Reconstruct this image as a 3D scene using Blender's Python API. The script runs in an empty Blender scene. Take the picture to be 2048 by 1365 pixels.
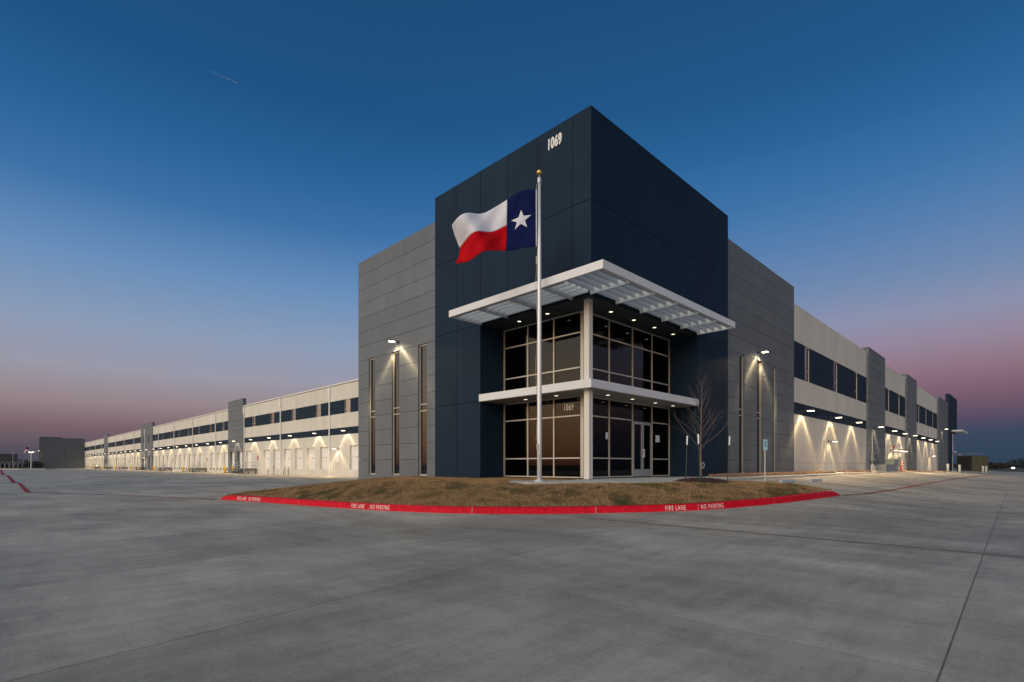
import bpy, bmesh, math, random
import numpy as np
from mathutils import Vector, Matrix
random.seed(7)
RNG = np.random.default_rng(7)
R = math.radians
SC = bpy.context.scene
COL = SC.collection

# ------------------------------------------------------------------ camera
cam = bpy.data.cameras.new('camera')
cam.sensor_width = 36.0
cam.lens = 1048.0 / 2048.0 * 36.0
cam.shift_y = (931.0 - 682.5) / 2048.0
cam.clip_start = 0.1
cam.clip_end = 30000.0
camo = bpy.data.objects.new('camera', cam)
COL.objects.link(camo)
camo.location = (-16.275, -12.01, 0.55)
camo.rotation_euler = (R(90), 0, R(-45))
SC.camera = camo

# ------------------------------------------------------------------ world : dusk sky
SUN_AZ = 184.0          # where the sun went down, degrees from +X towards +Y

def srgb(r, g, b):
    f = lambda c: (c / 255 / 12.92) if c / 255 <= 0.04045 else ((c / 255 + 0.055) / 1.055) ** 2.4
    return (f(r), f(g), f(b), 1.0)

world = bpy.data.worlds.new('World')
SC.world = world
world.use_nodes = True
wt = world.node_tree
wt.nodes.clear()
def wn(t, **k):
    n = wt.nodes.new(t)
    for a, v in k.items():
        setattr(n, a, v)
    return n
wl = wt.links.new
tc = wn('ShaderNodeTexCoord')
sep = wn('ShaderNodeSeparateXYZ')
wl(tc.outputs['Generated'], sep.inputs[0])
asn = wn('ShaderNodeMath', operation='ARCSINE'); wl(sep.outputs['Z'], asn.inputs[0])
el = wn('ShaderNodeMath', operation='DIVIDE'); wl(asn.outputs[0], el.inputs[0]); el.inputs[1].default_value = math.pi / 2
hz = wn('ShaderNodeCombineXYZ'); wl(sep.outputs['X'], hz.inputs[0]); wl(sep.outputs['Y'], hz.inputs[1])
hn = wn('ShaderNodeVectorMath', operation='NORMALIZE'); wl(hz.outputs[0], hn.inputs[0])
dt = wn('ShaderNodeVectorMath', operation='DOT_PRODUCT'); wl(hn.outputs[0], dt.inputs[0])
dt.inputs[1].default_value = (math.cos(R(SUN_AZ)), math.sin(R(SUN_AZ)), 0)
def ramp(stops):
    n = wn('ShaderNodeValToRGB')
    wl(el.outputs[0], n.inputs[0])
    e = n.color_ramp.elements
    while len(e) > 1:
        e.remove(e[-1])
    e[0].position = stops[0][0] / 90.0
    e[0].color = stops[0][1]
    for p, c in stops[1:]:
        k = e.new(p / 90.0)
        k.color = c
    return n
def lin(r, g, b): return (r, g, b, 1.0)
side = ramp([(0, srgb(72, 72, 88)), (1.2, srgb(84, 79, 93)), (3.2, srgb(120, 98, 105)), (5.6, srgb(150, 133, 138)), (8.4, srgb(154, 153, 168)),
             (12.5, srgb(137, 155, 184)), (17.5, srgb(103, 142, 186)), (23, srgb(61, 113, 167)), (28, srgb(42, 97, 150)), (33, srgb(32, 83, 133)),
             (40, srgb(30, 77, 123)), (60, srgb(24, 62, 104)), (90, srgb(20, 52, 92))])
anti = ramp([(0, srgb(48, 66, 86)), (1.2, srgb(52, 70, 90)), (2.8, srgb(61, 72, 95)), (4, srgb(88, 77, 100)), (6, srgb(122, 93, 111)), (8.3, srgb(143, 116, 132)),
             (10.6, srgb(149, 134, 156)), (13, srgb(139, 145, 173)), (16, srgb(114, 138, 176)), (20, srgb(88, 128, 175)), (24, srgb(64, 116, 169)), (29, srgb(43, 100, 154)),
             (33, srgb(36, 88, 138)), (40, srgb(31, 79, 126)), (60, srgb(24, 62, 104)), (90, srgb(20, 52, 92))])
west = ramp([(0, lin(1.0, 0.40, 0.20)), (2, lin(2.1, 1.0, 0.48)), (5, lin(2.7, 1.65, 0.88)), (9, lin(2.5, 1.95, 1.32)), (15, lin(1.9, 1.75, 1.5)),
             (24, lin(1.2, 1.32, 1.35)), (36, lin(0.62, 0.84, 1.0)), (50, lin(0.22, 0.36, 0.54)), (60, srgb(24, 62, 104)), (90, srgb(20, 52, 92))])
def mrange(a, b, src):
    n = wn('ShaderNodeMapRange', interpolation_type='SMOOTHSTEP')
    wl(src, n.inputs[0]); n.inputs[1].default_value = a; n.inputs[2].default_value = b
    return n.outputs[0]
def cmix(f, a, b):
    n = wn('ShaderNodeMix', data_type='RGBA')
    wl(f, n.inputs[0]); wl(a, n.inputs[6]); wl(b, n.inputs[7])
    return n.outputs[2]
c1 = cmix(mrange(-0.5, -1.0, dt.outputs['Value']), side.outputs[0], anti.outputs[0])
c2 = cmix(mrange(0.06, 1.0, dt.outputs['Value']), c1, west.outputs[0])
bg = wn('ShaderNodeBackground'); bg.inputs['Strength'].default_value = 1.0
wl(c2, bg.inputs['Color'])
wo = wn('ShaderNodeOutputWorld'); wl(bg.outputs[0], wo.inputs[0])

# afterglow of the set sun: one very soft, weak, warm sun lamp from the same side
sun = bpy.data.lights.new('sun', 'SUN')
sun.energy = 0.8
sun.angle = R(40)
sun.color = (1.0, 0.94, 0.86)
suno = bpy.data.objects.new('sun', sun)
COL.objects.link(suno)
sd = Vector((math.cos(R(SUN_AZ)) * math.cos(R(24)), math.sin(R(SUN_AZ)) * math.cos(R(24)), math.sin(R(24))))
suno.rotation_euler = sd.to_track_quat('Z', 'Y').to_euler()
suno.location = (-40, 40, 30)

SC.view_settings.view_transform = 'Standard'
SC.view_settings.look = 'None'
SC.view_settings.exposure = 0.0
SC.view_settings.gamma = 1.0
SC.view_settings.use_curve_mapping = False
SC.cycles.use_denoising = True
SC.cycles.max_bounces = 6
SC.cycles.sample_clamp_indirect = 4.0
SC.render.engine = 'CYCLES'

# ------------------------------------------------------------------ materials
MATS = {}
def material(name, color, rough=0.7, metal=0.0, noise=0.0, nscale=3.0, bump=0.0, bscale=60.0, spec=0.5, emit=None, estr=0.0, streak=None, ior=1.5, per=0.0):
    m = bpy.data.materials.new(name)
    m.use_nodes = True
    nt = m.node_tree
    b = nt.nodes['Principled BSDF']
    b.inputs['Base Color'].default_value = (*color[:3], 1)
    b.inputs['Roughness'].default_value = rough
    b.inputs['Metallic'].default_value = metal
    b.inputs['IOR'].default_value = ior
    b.inputs['Specular IOR Level'].default_value = spec
    if emit:
        b.inputs['Emission Color'].default_value = (*emit[:3], 1)
        b.inputs['Emission Strength'].default_value = estr
    if noise or bump:
        g = nt.nodes.new('ShaderNodeNewGeometry')
    if noise:
        src = g.outputs['Position']
        if streak:
            mp = nt.nodes.new('ShaderNodeMapping'); mp.inputs['Scale'].default_value = streak
            nt.links.new(src, mp.inputs[0]); src = mp.outputs[0]
        n = nt.nodes.new('ShaderNodeTexNoise'); n.inputs['Scale'].default_value = nscale; n.inputs['Detail'].default_value = 6
        n.inputs['Roughness'].default_value = 0.6
        nt.links.new(src, n.inputs['Vector'])
        mr = nt.nodes.new('ShaderNodeMapRange')
        mr.inputs[1].default_value = 0.3; mr.inputs[2].default_value = 0.7
        mr.inputs[3].default_value = 1 - noise; mr.inputs[4].default_value = 1 + noise
        nt.links.new(n.outputs[0], mr.inputs[0])
        mx = nt.nodes.new('ShaderNodeVectorMath'); mx.operation = 'SCALE'
        mx.inputs[0].default_value = color[:3]
        if per:
            oi = nt.nodes.new('ShaderNodeObjectInfo'); m2 = nt.nodes.new('ShaderNodeMapRange'); nt.links.new(oi.outputs['Random'], m2.inputs[0])
            m2.inputs[3].default_value = 1 - per; m2.inputs[4].default_value = 1 + per
            ml = nt.nodes.new('ShaderNodeMath'); ml.operation = 'MULTIPLY'; nt.links.new(mr.outputs[0], ml.inputs[0]); nt.links.new(m2.outputs[0], ml.inputs[1])
            nt.links.new(ml.outputs[0], mx.inputs['Scale'])
        else:
            nt.links.new(mr.outputs[0], mx.inputs['Scale'])
        nt.links.new(mx.outputs[0], b.inputs['Base Color'])
    if bump:
        n2 = nt.nodes.new('ShaderNodeTexNoise'); n2.inputs['Scale'].default_value = bscale; n2.inputs['Detail'].default_value = 4
        nt.links.new(g.outputs['Position'], n2.inputs['Vector'])
        bp = nt.nodes.new('ShaderNodeBump'); bp.inputs['Strength'].default_value = bump; bp.inputs['Distance'].default_value = 0.01
        nt.links.new(n2.outputs[0], bp.inputs['Height'])
        nt.links.new(bp.outputs[0], b.inputs['Normal'])
    MATS[name] = m
    return m

material('navy', (0.0068, 0.0215, 0.0420), 0.7, spec=0.2, per=0.07, noise=0.14, nscale=0.9, bump=0.08, streak=(1, 1, 0.35))
material('joint', (0.008, 0.009, 0.011), 0.9)
material('gray', (0.150, 0.162, 0.172), 0.7, spec=0.25, per=0.045, noise=0.10, nscale=0.7, bump=0.08, streak=(1, 1, 0.4))
material('gray_dark', (0.10, 0.115, 0.13), 0.45, noise=0.07, nscale=0.4)
material('white_wall', (0.64, 0.60, 0.51), 0.75, spec=0.25, per=0.03, noise=0.08, nscale=0.5, bump=0.06, streak=(1, 1, 0.3))
material('white_wall_side', (0.66, 0.615, 0.52), 0.75, spec=0.25, per=0.03, noise=0.08, nscale=0.5, bump=0.06, streak=(1, 1, 0.3))
material('navy_band', (0.0075, 0.0205, 0.039), 0.7, spec=0.2, noise=0.08, nscale=0.6)
material('white_metal', (0.74, 0.73, 0.71), 0.4, noise=0.03, nscale=2)
material('louvre', (0.52, 0.53, 0.54), 0.42, noise=0.04, nscale=2)
material('frame', (0.55, 0.50, 0.42), 0.42, metal=0.25)
material('frame_alu', (0.50, 0.50, 0.50), 0.35, metal=0.6)
material('column_paint', (0.72, 0.68, 0.60), 0.55, noise=0.03)
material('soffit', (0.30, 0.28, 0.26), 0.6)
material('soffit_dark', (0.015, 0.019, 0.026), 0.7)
material('interior', (0.03, 0.03, 0.032), 0.9)
material('glass_dark', (0.006, 0.007, 0.009), 0.04, ior=1.6)
material('glass_coated', (0.36, 0.375, 0.39), 0.05, metal=1.0)
material('door_white', (0.80, 0.78, 0.72), 0.5, per=0.05, noise=0.06, nscale=3)
material('black', (0.012, 0.012, 0.013), 0.6)
material('lamp_body', (0.03, 0.028, 0.026), 0.45)
material('lens', (0.9, 0.9, 0.9), 0.4, emit=(1.0, 0.86, 0.60), estr=9.0)
material('lens_near', (0.9, 0.9, 0.9), 0.4, emit=(1.0, 0.84, 0.55), estr=26.0)
material('downlight', (0.9, 0.9, 0.9), 0.4, emit=(1.0, 0.84, 0.62), estr=1.8)
material('gutter', (0.80, 0.78, 0.72), 0.5)
material('gutter_dark', (0.20, 0.17, 0.13), 0.6)
material('steel', (0.17, 0.19, 0.20), 0.5, metal=0.4)
material('yellow', (0.85, 0.50, 0.03), 0.5)
material('bollard_white', (0.62, 0.60, 0.54), 0.6)
material('galv', (0.46, 0.47, 0.47), 0.4, metal=0.6)
material('pole', (0.74, 0.73, 0.71), 0.42, metal=0.35)
material('gold', (0.75, 0.50, 0.12), 0.25, metal=0.9)
material('red_paint', (0.60, 0.006, 0.020), 0.6, spec=0.12, noise=0.30, nscale=9, bump=0.2, bscale=40)
material('red_line', (0.30, 0.022, 0.03), 0.8, spec=0.15, noise=0.3, nscale=6)
material('letter', (0.78, 0.74, 0.68), 0.6, noise=0.12, nscale=30)
material('joint_white', (0.55, 0.50, 0.46), 0.8)
material('number', (0.78, 0.76, 0.70), 0.5)
material('number_glass', (0.90, 0.86, 0.74), 0.5, spec=0.2)
material('paper', (0.65, 0.68, 0.72), 0.8)
material('sealant', (0.17, 0.13, 0.10), 0.8, noise=0.4, nscale=3)
material('joint_stain', (0.23, 0.18, 0.135), 0.8, noise=0.35, nscale=4)
material('sidewalk', (0.50, 0.47, 0.41), 0.85, noise=0.10, nscale=1.6, bump=0.15)
material('kerb_concrete', (0.46, 0.44, 0.41), 0.85, noise=0.1, nscale=3)
material('bark', (0.15, 0.11, 0.085), 0.85, noise=0.25, nscale=14, bump=0.4)
material('twig', (0.16, 0.115, 0.095), 0.85)
material('mulch', (0.055, 0.026, 0.018), 0.95, noise=0.5, nscale=22, bump=0.8, bscale=30)
material('stake', (0.03, 0.055, 0.035), 0.6)
material('stake_white', (0.85, 0.85, 0.83), 0.5)
material('sign_blue', (0.35, 0.55, 0.60), 0.5)
material('sign_dark', (0.03, 0.12, 0.22), 0.5)
material('box_beige', (0.55, 0.50, 0.38), 0.55)
material('box_green', (0.27, 0.30, 0.26), 0.55, noise=0.08)
material('box_gray', (0.22, 0.24, 0.26), 0.5)
material('red_valve', (0.55, 0.05, 0.02), 0.4)
material('olive', (0.075, 0.068, 0.03), 0.8, noise=0.2, nscale=1)
material('olive_dark', (0.03, 0.022, 0.014), 0.8)
material('wheel_stop', (0.48, 0.52, 0.54), 0.85, noise=0.1, nscale=4)
material('blue_line', (0.10, 0.25, 0.40), 0.7, noise=0.3, nscale=8)
material('flag_blue', (0.006, 0.012, 0.070), 0.85, spec=0.1)
material('flag_white', (0.72, 0.71, 0.76), 0.85, spec=0.1)
material('flag_red', (0.50, 0.004, 0.010), 0.85, spec=0.1)
material('rope', (0.45, 0.42, 0.36), 0.8)
material('far_tree', (0.018, 0.018, 0.014), 0.9)
material('far_wall', (0.07, 0.068, 0.075), 0.9)
material('far_ground', (0.045, 0.05, 0.025), 0.95, noise=0.3, nscale=0.02)
material('far_pole', (0.25, 0.25, 0.26), 0.5)
material('crane', (0.30, 0.12, 0.12), 0.6)
material('far_lamp', (0.9, 0.9, 0.9), 0.4, emit=(1.0, 0.85, 0.62), estr=5.0)
material('red_sign', (0.50, 0.08, 0.07), 0.6)

def glass_material():
    m = bpy.data.materials.new('glass_tinted'); m.use_nodes = True
    nt = m.node_tree; nt.nodes.clear()
    o = nt.nodes.new('ShaderNodeOutputMaterial')
    mx = nt.nodes.new('ShaderNodeMixShader')
    fr = nt.nodes.new('ShaderNodeFresnel'); fr.inputs[0].default_value = 1.45
    tr = nt.nodes.new('ShaderNodeBsdfTransparent'); tr.inputs[0].default_value = (0.10, 0.095, 0.09, 1)
    gl = nt.nodes.new('ShaderNodeBsdfGlossy'); gl.inputs['Roughness'].default_value = 0.015; gl.inputs[0].default_value = (0.72, 0.71, 0.70, 1)
    nt.links.new(fr.outputs[0], mx.inputs[0]); nt.links.new(tr.outputs[0], mx.inputs[1]); nt.links.new(gl.outputs[0], mx.inputs[2])
    nt.links.new(mx.outputs[0], o.inputs[0])
    MATS['glass_tinted'] = m
glass_material()

def concrete_lot():
    m = bpy.data.materials.new('lot_concrete'); m.use_nodes = True
    nt = m.node_tree; b = nt.nodes['Principled BSDF']
    N = nt.nodes.new; Lk = nt.links.new
    g = N('ShaderNodeNewGeometry')
    oi = N('ShaderNodeObjectInfo')
    def noise(scale, stretch, detail=6, rough=0.6, rot=0.0):
        mp = N('ShaderNodeMapping'); mp.inputs['Scale'].default_value = stretch; mp.inputs['Rotation'].default_value = (0, 0, rot)
        Lk(g.outputs['Position'], mp.inputs[0])
        n = N('ShaderNodeTexNoise'); n.inputs['Scale'].default_value = scale; n.inputs['Detail'].default_value = detail; n.inputs['Roughness'].default_value = rough
        Lk(mp.outputs[0], n.inputs['Vector'])
        return n.outputs[0]
    def mr(src, a, b_, c, d):
        n = N('ShaderNodeMapRange'); Lk(src, n.inputs[0])
        for i, v in enumerate((a, b_, c, d)):
            n.inputs[i + 1].default_value = v
        return n.outputs[0]
    def mul(a, b_):
        n = N('ShaderNodeMath'); n.operation = 'MULTIPLY'; Lk(a, n.inputs[0]); Lk(b_, n.inputs[1]); return n.outputs[0]
    big = mr(noise(0.16, (1, 1, 1), 3), 0.35, 0.65, 0.74, 1.16)
    mid = mr(noise(0.55, (1.6, 0.6, 1), 6, 0.65, 0.5), 0.38, 0.72, 1.10, 0.62)
    st = mr(noise(1.5, (0.5, 2.6, 1), 9, 0.75, -0.75), 0.40, 0.75, 1.06, 0.74)
    fine = mr(noise(26, (1, 1, 1), 6, 0.8), 0.25, 0.75, 0.80, 1.17)
    brush = mr(noise(60, (1.0, 0.04, 1), 2, 0.5, 0.2), 0.3, 0.7, 0.95, 1.05)
    spot = mr(noise(7.5, (1, 1, 1), 5, 0.8), 0.70, 0.76, 1.0, 0.58)
    per = mr(oi.outputs['Random'], 0, 1, 0.90, 1.08)
    # worn rubber arcs left by turning trucks
    def arc(cx, cy, r, w):
        v = N('ShaderNodeVectorMath'); v.operation = 'DISTANCE'
        fl = N('ShaderNodeVectorMath'); fl.operation = 'MULTIPLY'; Lk(g.outputs['Position'], fl.inputs[0]); fl.inputs[1].default_value = (1, 1, 0)
        Lk(fl.outputs[0], v.inputs[0]); v.inputs[1].default_value = (cx, cy, 0)
        s = N('ShaderNodeMath'); s.operation = 'SUBTRACT'; Lk(v.outputs['Value'], s.inputs[0]); s.inputs[1].default_value = r
        a = N('ShaderNodeMath'); a.operation = 'ABSOLUTE'; Lk(s.outputs[0], a.inputs[0])
        d = mr(a.outputs[0], 0.0, w, 0.80, 1.0)
        k = mr(noise(0.7, (1, 1, 1), 4, 0.7), 0.42, 0.60, 0.0, 1.0)
        mxx = N('ShaderNodeMix'); mxx.data_type = 'FLOAT'; Lk(k, mxx.inputs[0]); mxx.inputs[2].default_value = 1.0; Lk(d, mxx.inputs[3])
        return mxx.outputs[0]
    f = mul(mul(mul(big, mid), mul(st, fine)), mul(mul(brush, spot), per))
    for a in ((-13.2, 5.0, 5.6, 0.05), (-13.2, 5.0, 5.25, 0.04), (-34, 30, 38.0, 0.06)):
        f = mul(f, arc(*a))
    sc = N('ShaderNodeVectorMath'); sc.operation = 'SCALE'; sc.inputs[0].default_value = (0.46, 0.402, 0.322)
    Lk(f, sc.inputs['Scale'])
    Lk(sc.outputs[0], b.inputs['Base Color'])
    b.inputs['Roughness'].default_value = 0.72
    b.inputs['Specular IOR Level'].default_value = 0.35
    bp = N('ShaderNodeBump'); bp.inputs['Strength'].default_value = 0.25; bp.inputs['Distance'].default_value = 0.004
    Lk(noise(70, (1, 0.25, 1), 4, 0.7, 0.2), bp.inputs['Height']); Lk(bp.outputs[0], b.inputs['Normal'])
    MATS['lot_concrete'] = m
concrete_lot()

def grass_material(name, cols, scale):
    m = bpy.data.materials.new(name); m.use_nodes = True
    nt = m.node_tree; b = nt.nodes['Principled BSDF']
    g = nt.nodes.new('ShaderNodeNewGeometry')
    n = nt.nodes.new('ShaderNodeTexNoise'); n.inputs['Scale'].default_value = scale; n.inputs['Detail'].default_value = 8; n.inputs['Roughness'].default_value = 0.7
    nt.links.new(g.outputs['Position'], n.inputs['Vector'])
    r = nt.nodes.new('ShaderNodeValToRGB')
    e = r.color_ramp.elements
    e[0].position = cols[0][0]; e[0].color = (*cols[0][1], 1)
    e[1].position = cols[1][0]; e[1].color = (*cols[1][1], 1)
    for p, c in cols[2:]:
        k = e.new(p); k.color = (*c, 1)
    nt.links.new(n.outputs[0], r.inputs[0]); nt.links.new(r.outputs[0], b.inputs['Base Color'])
    b.inputs['Roughness'].default_value = 0.9
    b.inputs['Specular IOR Level'].default_value = 0.2
    MATS[name] = m
grass_material('turf', [(0.36, (0.05, 0.06, 0.02)), (0.45, (0.13, 0.085, 0.036)), (0.53, (0.24, 0.145, 0.068)), (0.62, (0.17, 0.105, 0.046)), (0.8, (0.11, 0.11, 0.035))], 0.8)
grass_material('blades', [(0.34, (0.075, 0.085, 0.025)), (0.43, (0.19, 0.125, 0.055)), (0.53, (0.44, 0.275, 0.14)), (0.63, (0.24, 0.15, 0.07)), (0.80, (0.11, 0.115, 0.038))], 0.8)
grass_material('rock', [(0.3, (0.16, 0.085, 0.05)), (0.5, (0.30, 0.19, 0.12)), (0.7, (0.36, 0.28, 0.21))], 6.0)

# ------------------------------------------------------------------ mesh helpers
class MB:
    def __init__(self):
        self.v = []; self.f = []
    def box(self, x0, x1, y0, y1, z0, z1):
        if x0 > x1: x0, x1 = x1, x0
        if y0 > y1: y0, y1 = y1, y0
        if z0 > z1: z0, z1 = z1, z0
        n = len(self.v)
        self.v += [(x0, y0, z0), (x1, y0, z0), (x1, y1, z0), (x0, y1, z0), (x0, y0, z1), (x1, y0, z1), (x1, y1, z1), (x0, y1, z1)]
        self.f += [tuple(n + i for i in q) for q in ((3, 2, 1, 0), (4, 5, 6, 7), (0, 1, 5, 4), (1, 2, 6, 5), (2, 3, 7, 6), (3, 0, 4, 7))]
        return self
    def prism(self, pts, axis, a, b):
        """pts: 2D polygon in the two remaining axes, extruded along axis from a to b"""
        n = len(self.v); k = len(pts)
        for t in (a, b):
            for p in pts:
                q = list(p); q.insert(axis, t); self.v.append(tuple(q))
        self.f.append(tuple(n + i for i in range(k))[::-1]); self.f.append(tuple(n + k + i for i in range(k)))
        for i in range(k):
            j = (i + 1) % k
            self.f.append((n + i, n + j, n + k + j, n + k + i))
        return self
    def tube(self, p, q, r0, r1=None, seg=8, cap=True):
        r1 = r0 if r1 is None else r1
        p = Vector(p); q = Vector(q); d = (q - p)
        if d.length < 1e-6: return self
        d.normalize()
        a = d.orthogonal().normalized(); b = d.cross(a)
        n = len(self.v)
        for c, r in ((p, r0), (q, r1)):
            for i in range(seg):
                t = 2 * math.pi * i / seg
                self.v.append(tuple(c + a * (r * math.cos(t)) + b * (r * math.sin(t))))
        for i in range(seg):
            j = (i + 1) % seg
            self.f.append((n + i, n + j, n + seg + j, n + seg + i))
        if cap:
            self.f.append(tuple(n + i for i in range(seg))[::-1]); self.f.append(tuple(n + seg + i for i in range(seg)))
        return self
    def lathe(self, prof, seg=20, c=(0, 0)):
        n = len(self.v); k = len(prof)
        for r, z in prof:
            for i in range(seg):
                t = 2 * math.pi * i / seg
                self.v.append((c[0] + r * math.cos(t), c[1] + r * math.sin(t), z))
        for s in range(k - 1):
            for i in range(seg):
                j = (i + 1) % seg
                self.f.append((n + s * seg + i, n + s * seg + j, n + (s + 1) * seg + j, n + (s + 1) * seg + i))
        self.f.append(tuple(n + i for i in range(seg))[::-1]); self.f.append(tuple(n + (k - 1) * seg + i for i in range(seg)))
        return self
    def mesh(self, name):
        m = bpy.data.meshes.new(name); m.from_pydata(self.v, [], self.f); m.update()
        return m
    def build(self, name, mat, parent=None, loc=None, rotz=0, smooth=False):
        return mk(name, self.mesh(name), mat, parent, loc, rotz, smooth)

def mk(name, mesh, mat, parent=None, loc=None, rotz=0, smooth=False):
    o = bpy.data.objects.new(name, mesh)
    if mat and mesh is not None and not mesh.materials:
        mesh.materials.append(MATS[mat] if isinstance(mat, str) else mat)
    if smooth:
        mesh.polygons.foreach_set('use_smooth', [True] * len(mesh.polygons))
    if parent: o.parent = parent
    if loc: o.location = loc
    o.rotation_euler = (0, 0, rotz)
    COL.objects.link(o)
    return o
def tag(o, label=None, cat=None, group=None, kind=None):
    if label: o['label'] = label
    if cat: o['category'] = cat
    if group: o['group'] = group
    if kind: o['kind'] = kind
    return o
def empty(name, loc=(0, 0, 0), parent=None, rotz=0):
    o = bpy.data.objects.new(name, None); o.empty_display_size = 0.3
    o.location = loc; o.rotation_euler = (0, 0, rotz)
    if parent: o.parent = parent
    COL.objects.link(o); return o
def box(name, mat, parent, *b):
    return MB().box(*b).build(name, mat, parent)
def copy_tree(o, parent=None):
    c = o.copy(); COL.objects.link(c); c.parent = parent
    for ch in list(o.children):
        copy_tree(ch, c)
    return c
def bevel(o, w=0.01, seg=2):
    b = o.modifiers.new('bevel', 'BEVEL'); b.width = w; b.segments = seg; b.limit_method = 'ANGLE'
    return o
def sstep(a, b, x):
    t = min(1.0, max(0.0, (x - a) / (b - a))); return t * t * (3 - 2 * t)
def text_mesh(s, size, sx=0.62, bold=0.0, ext=0.0, space=1.08):
    cu = bpy.data.curves.new('lettering', 'FONT'); cu.body = s; cu.size = size; cu.offset = bold; cu.extrude = ext
    cu.align_x = 'LEFT'; cu.resolution_u = 4
    cu.space_character = space
    ob = bpy.data.objects.new('lettering_tmp', cu); COL.objects.link(ob)
    dg = bpy.context.evaluated_depsgraph_get()
    me = bpy.data.meshes.new_from_object(ob.evaluated_get(dg))
    bpy.data.objects.remove(ob); bpy.data.curves.remove(cu)
    for v in me.vertices: v.co.x *= sx
    return me

# ------------------------------------------------------------------ terrain
def zlot(x, y):
    zr = -0.05 + (y + 1.5) * 0.098
    zr = max(-0.95, min(-0.05, zr))
    zr -= 0.55 * sstep(28, 112, x)
    zr = max(-1.1, zr)
    if y > 0: zr = min(zr, -0.05)
    k = sstep(-5.0, 7.5, x) * (1 - sstep(1.5, 9.0, y))
    return -0.9 + (zr + 0.9) * k

def grid_sheet(name, xs, ys, zf, mat, parent=None):
    v = [(x, y, zf(x, y)) for y in ys for x in xs]
    nx = len(xs)
    f = [(j * nx + i, j * nx + i + 1, (j + 1) * nx + i + 1, (j + 1) * nx + i) for j in range(len(ys) - 1) for i in range(nx - 1)]
    m = bpy.data.meshes.new(name); m.from_pydata(v, [], f); m.update()
    return mk(name, m, mat, parent)
def frange(a, b, s):
    n = int(round((b - a) / s)); return [a + (b - a) * i / n for i in range(n + 1)]

ground = grid_sheet('ground', [-9000, -2500, -600, -90, 40, 170, 600, 2500, 9000], [-9000, -2500, -600, -90, 100, 420, 900, 2500, 9000], lambda x, y: -1.75, 'far_ground')
tag(ground, kind='structure')
lxs = frange(-85, -24, 6.1) + frange(-23, 40, 1.0) + frange(44, 165, 5)
lys = frange(-85, -27, 5.8) + frange(-26, 40, 1.0) + frange(45, 410, 7.3)
lot = grid_sheet('parking_lot', lxs, lys, lambda x, y: zlot(x, y) - 0.018, 'lot_concrete')
tag(lot, kind='structure')

# paving slabs near the camera, each with its own edges
xl = [-32.3, -25.4, -18.5, -11.6, -4.7, 2.2, 9.1, 16.0, 22.9, 29.8, 36.7]
def rowline(k, x):
    if k == 0: return -15.6
    if k == 1: return -11.54 + 0.02 * (x + 11.7)
    s = {2: (-7.1, 0.18), 3: (-3.4, 0.19)}.get(k, (0.15 + 3.75 * (k - 4), 0.20))
    return s[0] + s[1] * (min(x, 20) + 16)
JW = lambda x: {-4.7: 0.017, -11.6: 0.007}.get(x, 0.006)
JR = lambda k: {1: 0.007, 4: 0.008, 2: 0.008}.get(k, 0.006)
for i in range(len(xl) - 1):
    for k in range(10):
        if xl[i] >= 9 and k >= 2: continue
        xa, xb = xl[i] + JW(xl[i]), xl[i + 1] - JW(xl[i + 1])
        gl_, gh_ = JR(k), JR(k + 1)
        n = 6; vs = []; fs = []
        for a in range(n + 1):
            for b in range(n + 1):
                x = xa + (xb - xa) * a / n
                y0 = rowline(k, x) + gl_; y1 = rowline(k + 1, x) - gh_
                y = y0 + (y1 - y0) * b / n
                vs.append((x, y, zlot(x, y)))
        for a in range(n):
            for b in range(n):
                p = a * (n + 1) + b
                fs.append((p, p + n + 1, p + n + 2, p + 1))
        rim = [a * (n + 1) for a in range(n + 1)] + [n * (n + 1) + b for b in range(1, n + 1)] + [a * (n + 1) + n for a in range(n - 1, -1, -1)] + [b for b in range(n - 1, 0, -1)]
        base = len(vs)
        vs += [(vs[r][0], vs[r][1], vs[r][2] - 0.03) for r in rim]
        for q in range(len(rim)):
            w = (q + 1) % len(rim)
            fs.append((rim[q], base + q, base + w, rim[w]))
        m = bpy.data.meshes.new('slab'); m.from_pydata(vs, [], fs); m.update()
        mk('slab', m, 'lot_concrete', lot)

# poured sealant lying a few millimetres down in the joints
def sealant(pts, w, dz=-0.0012, mat='sealant', nm='joint_sealant'):
    vs = []; fs = []
    for i, (x, y) in enumerate(pts):
        a = pts[max(0, i - 1)]; b = pts[min(len(pts) - 1, i + 1)]
        d = Vector((b[0] - a[0], b[1] - a[1], 0)).normalized(); nn = Vector((-d.y, d.x, 0)) * w
        for sg in (-1, 1): vs.append((x + nn.x * sg, y + nn.y * sg, zlot(x, y) + dz))
    for i in range(len(pts) - 1): fs.append((2 * i, 2 * i + 1, 2 * i + 3, 2 * i + 2))
    m = bpy.data.meshes.new(nm); m.from_pydata(vs, [], fs); m.update()
    if sum(p.normal.z for p in m.polygons) < 0: m.flip_normals()
    mk(nm, m, mat, lot)
sealant([(-4.72 + 0.012 * math.sin(t * 1.7), t) for t in frange(-15.6, -2.95, 0.35)], 0.085, 0.004, 'joint_stain', 'stained_gutter_joint')
for x in (-11.6, -4.7, 2.2): sealant([(x, t) for t in frange(-15.6, 12, 0.6)], JW(x) - 0.0005)
for k in range(1, 7): sealant([(t, rowline(k, t)) for t in frange(-25, 9.0 if k > 1 else 36.0, 0.7)], JR(k) - 0.0005)

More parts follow.
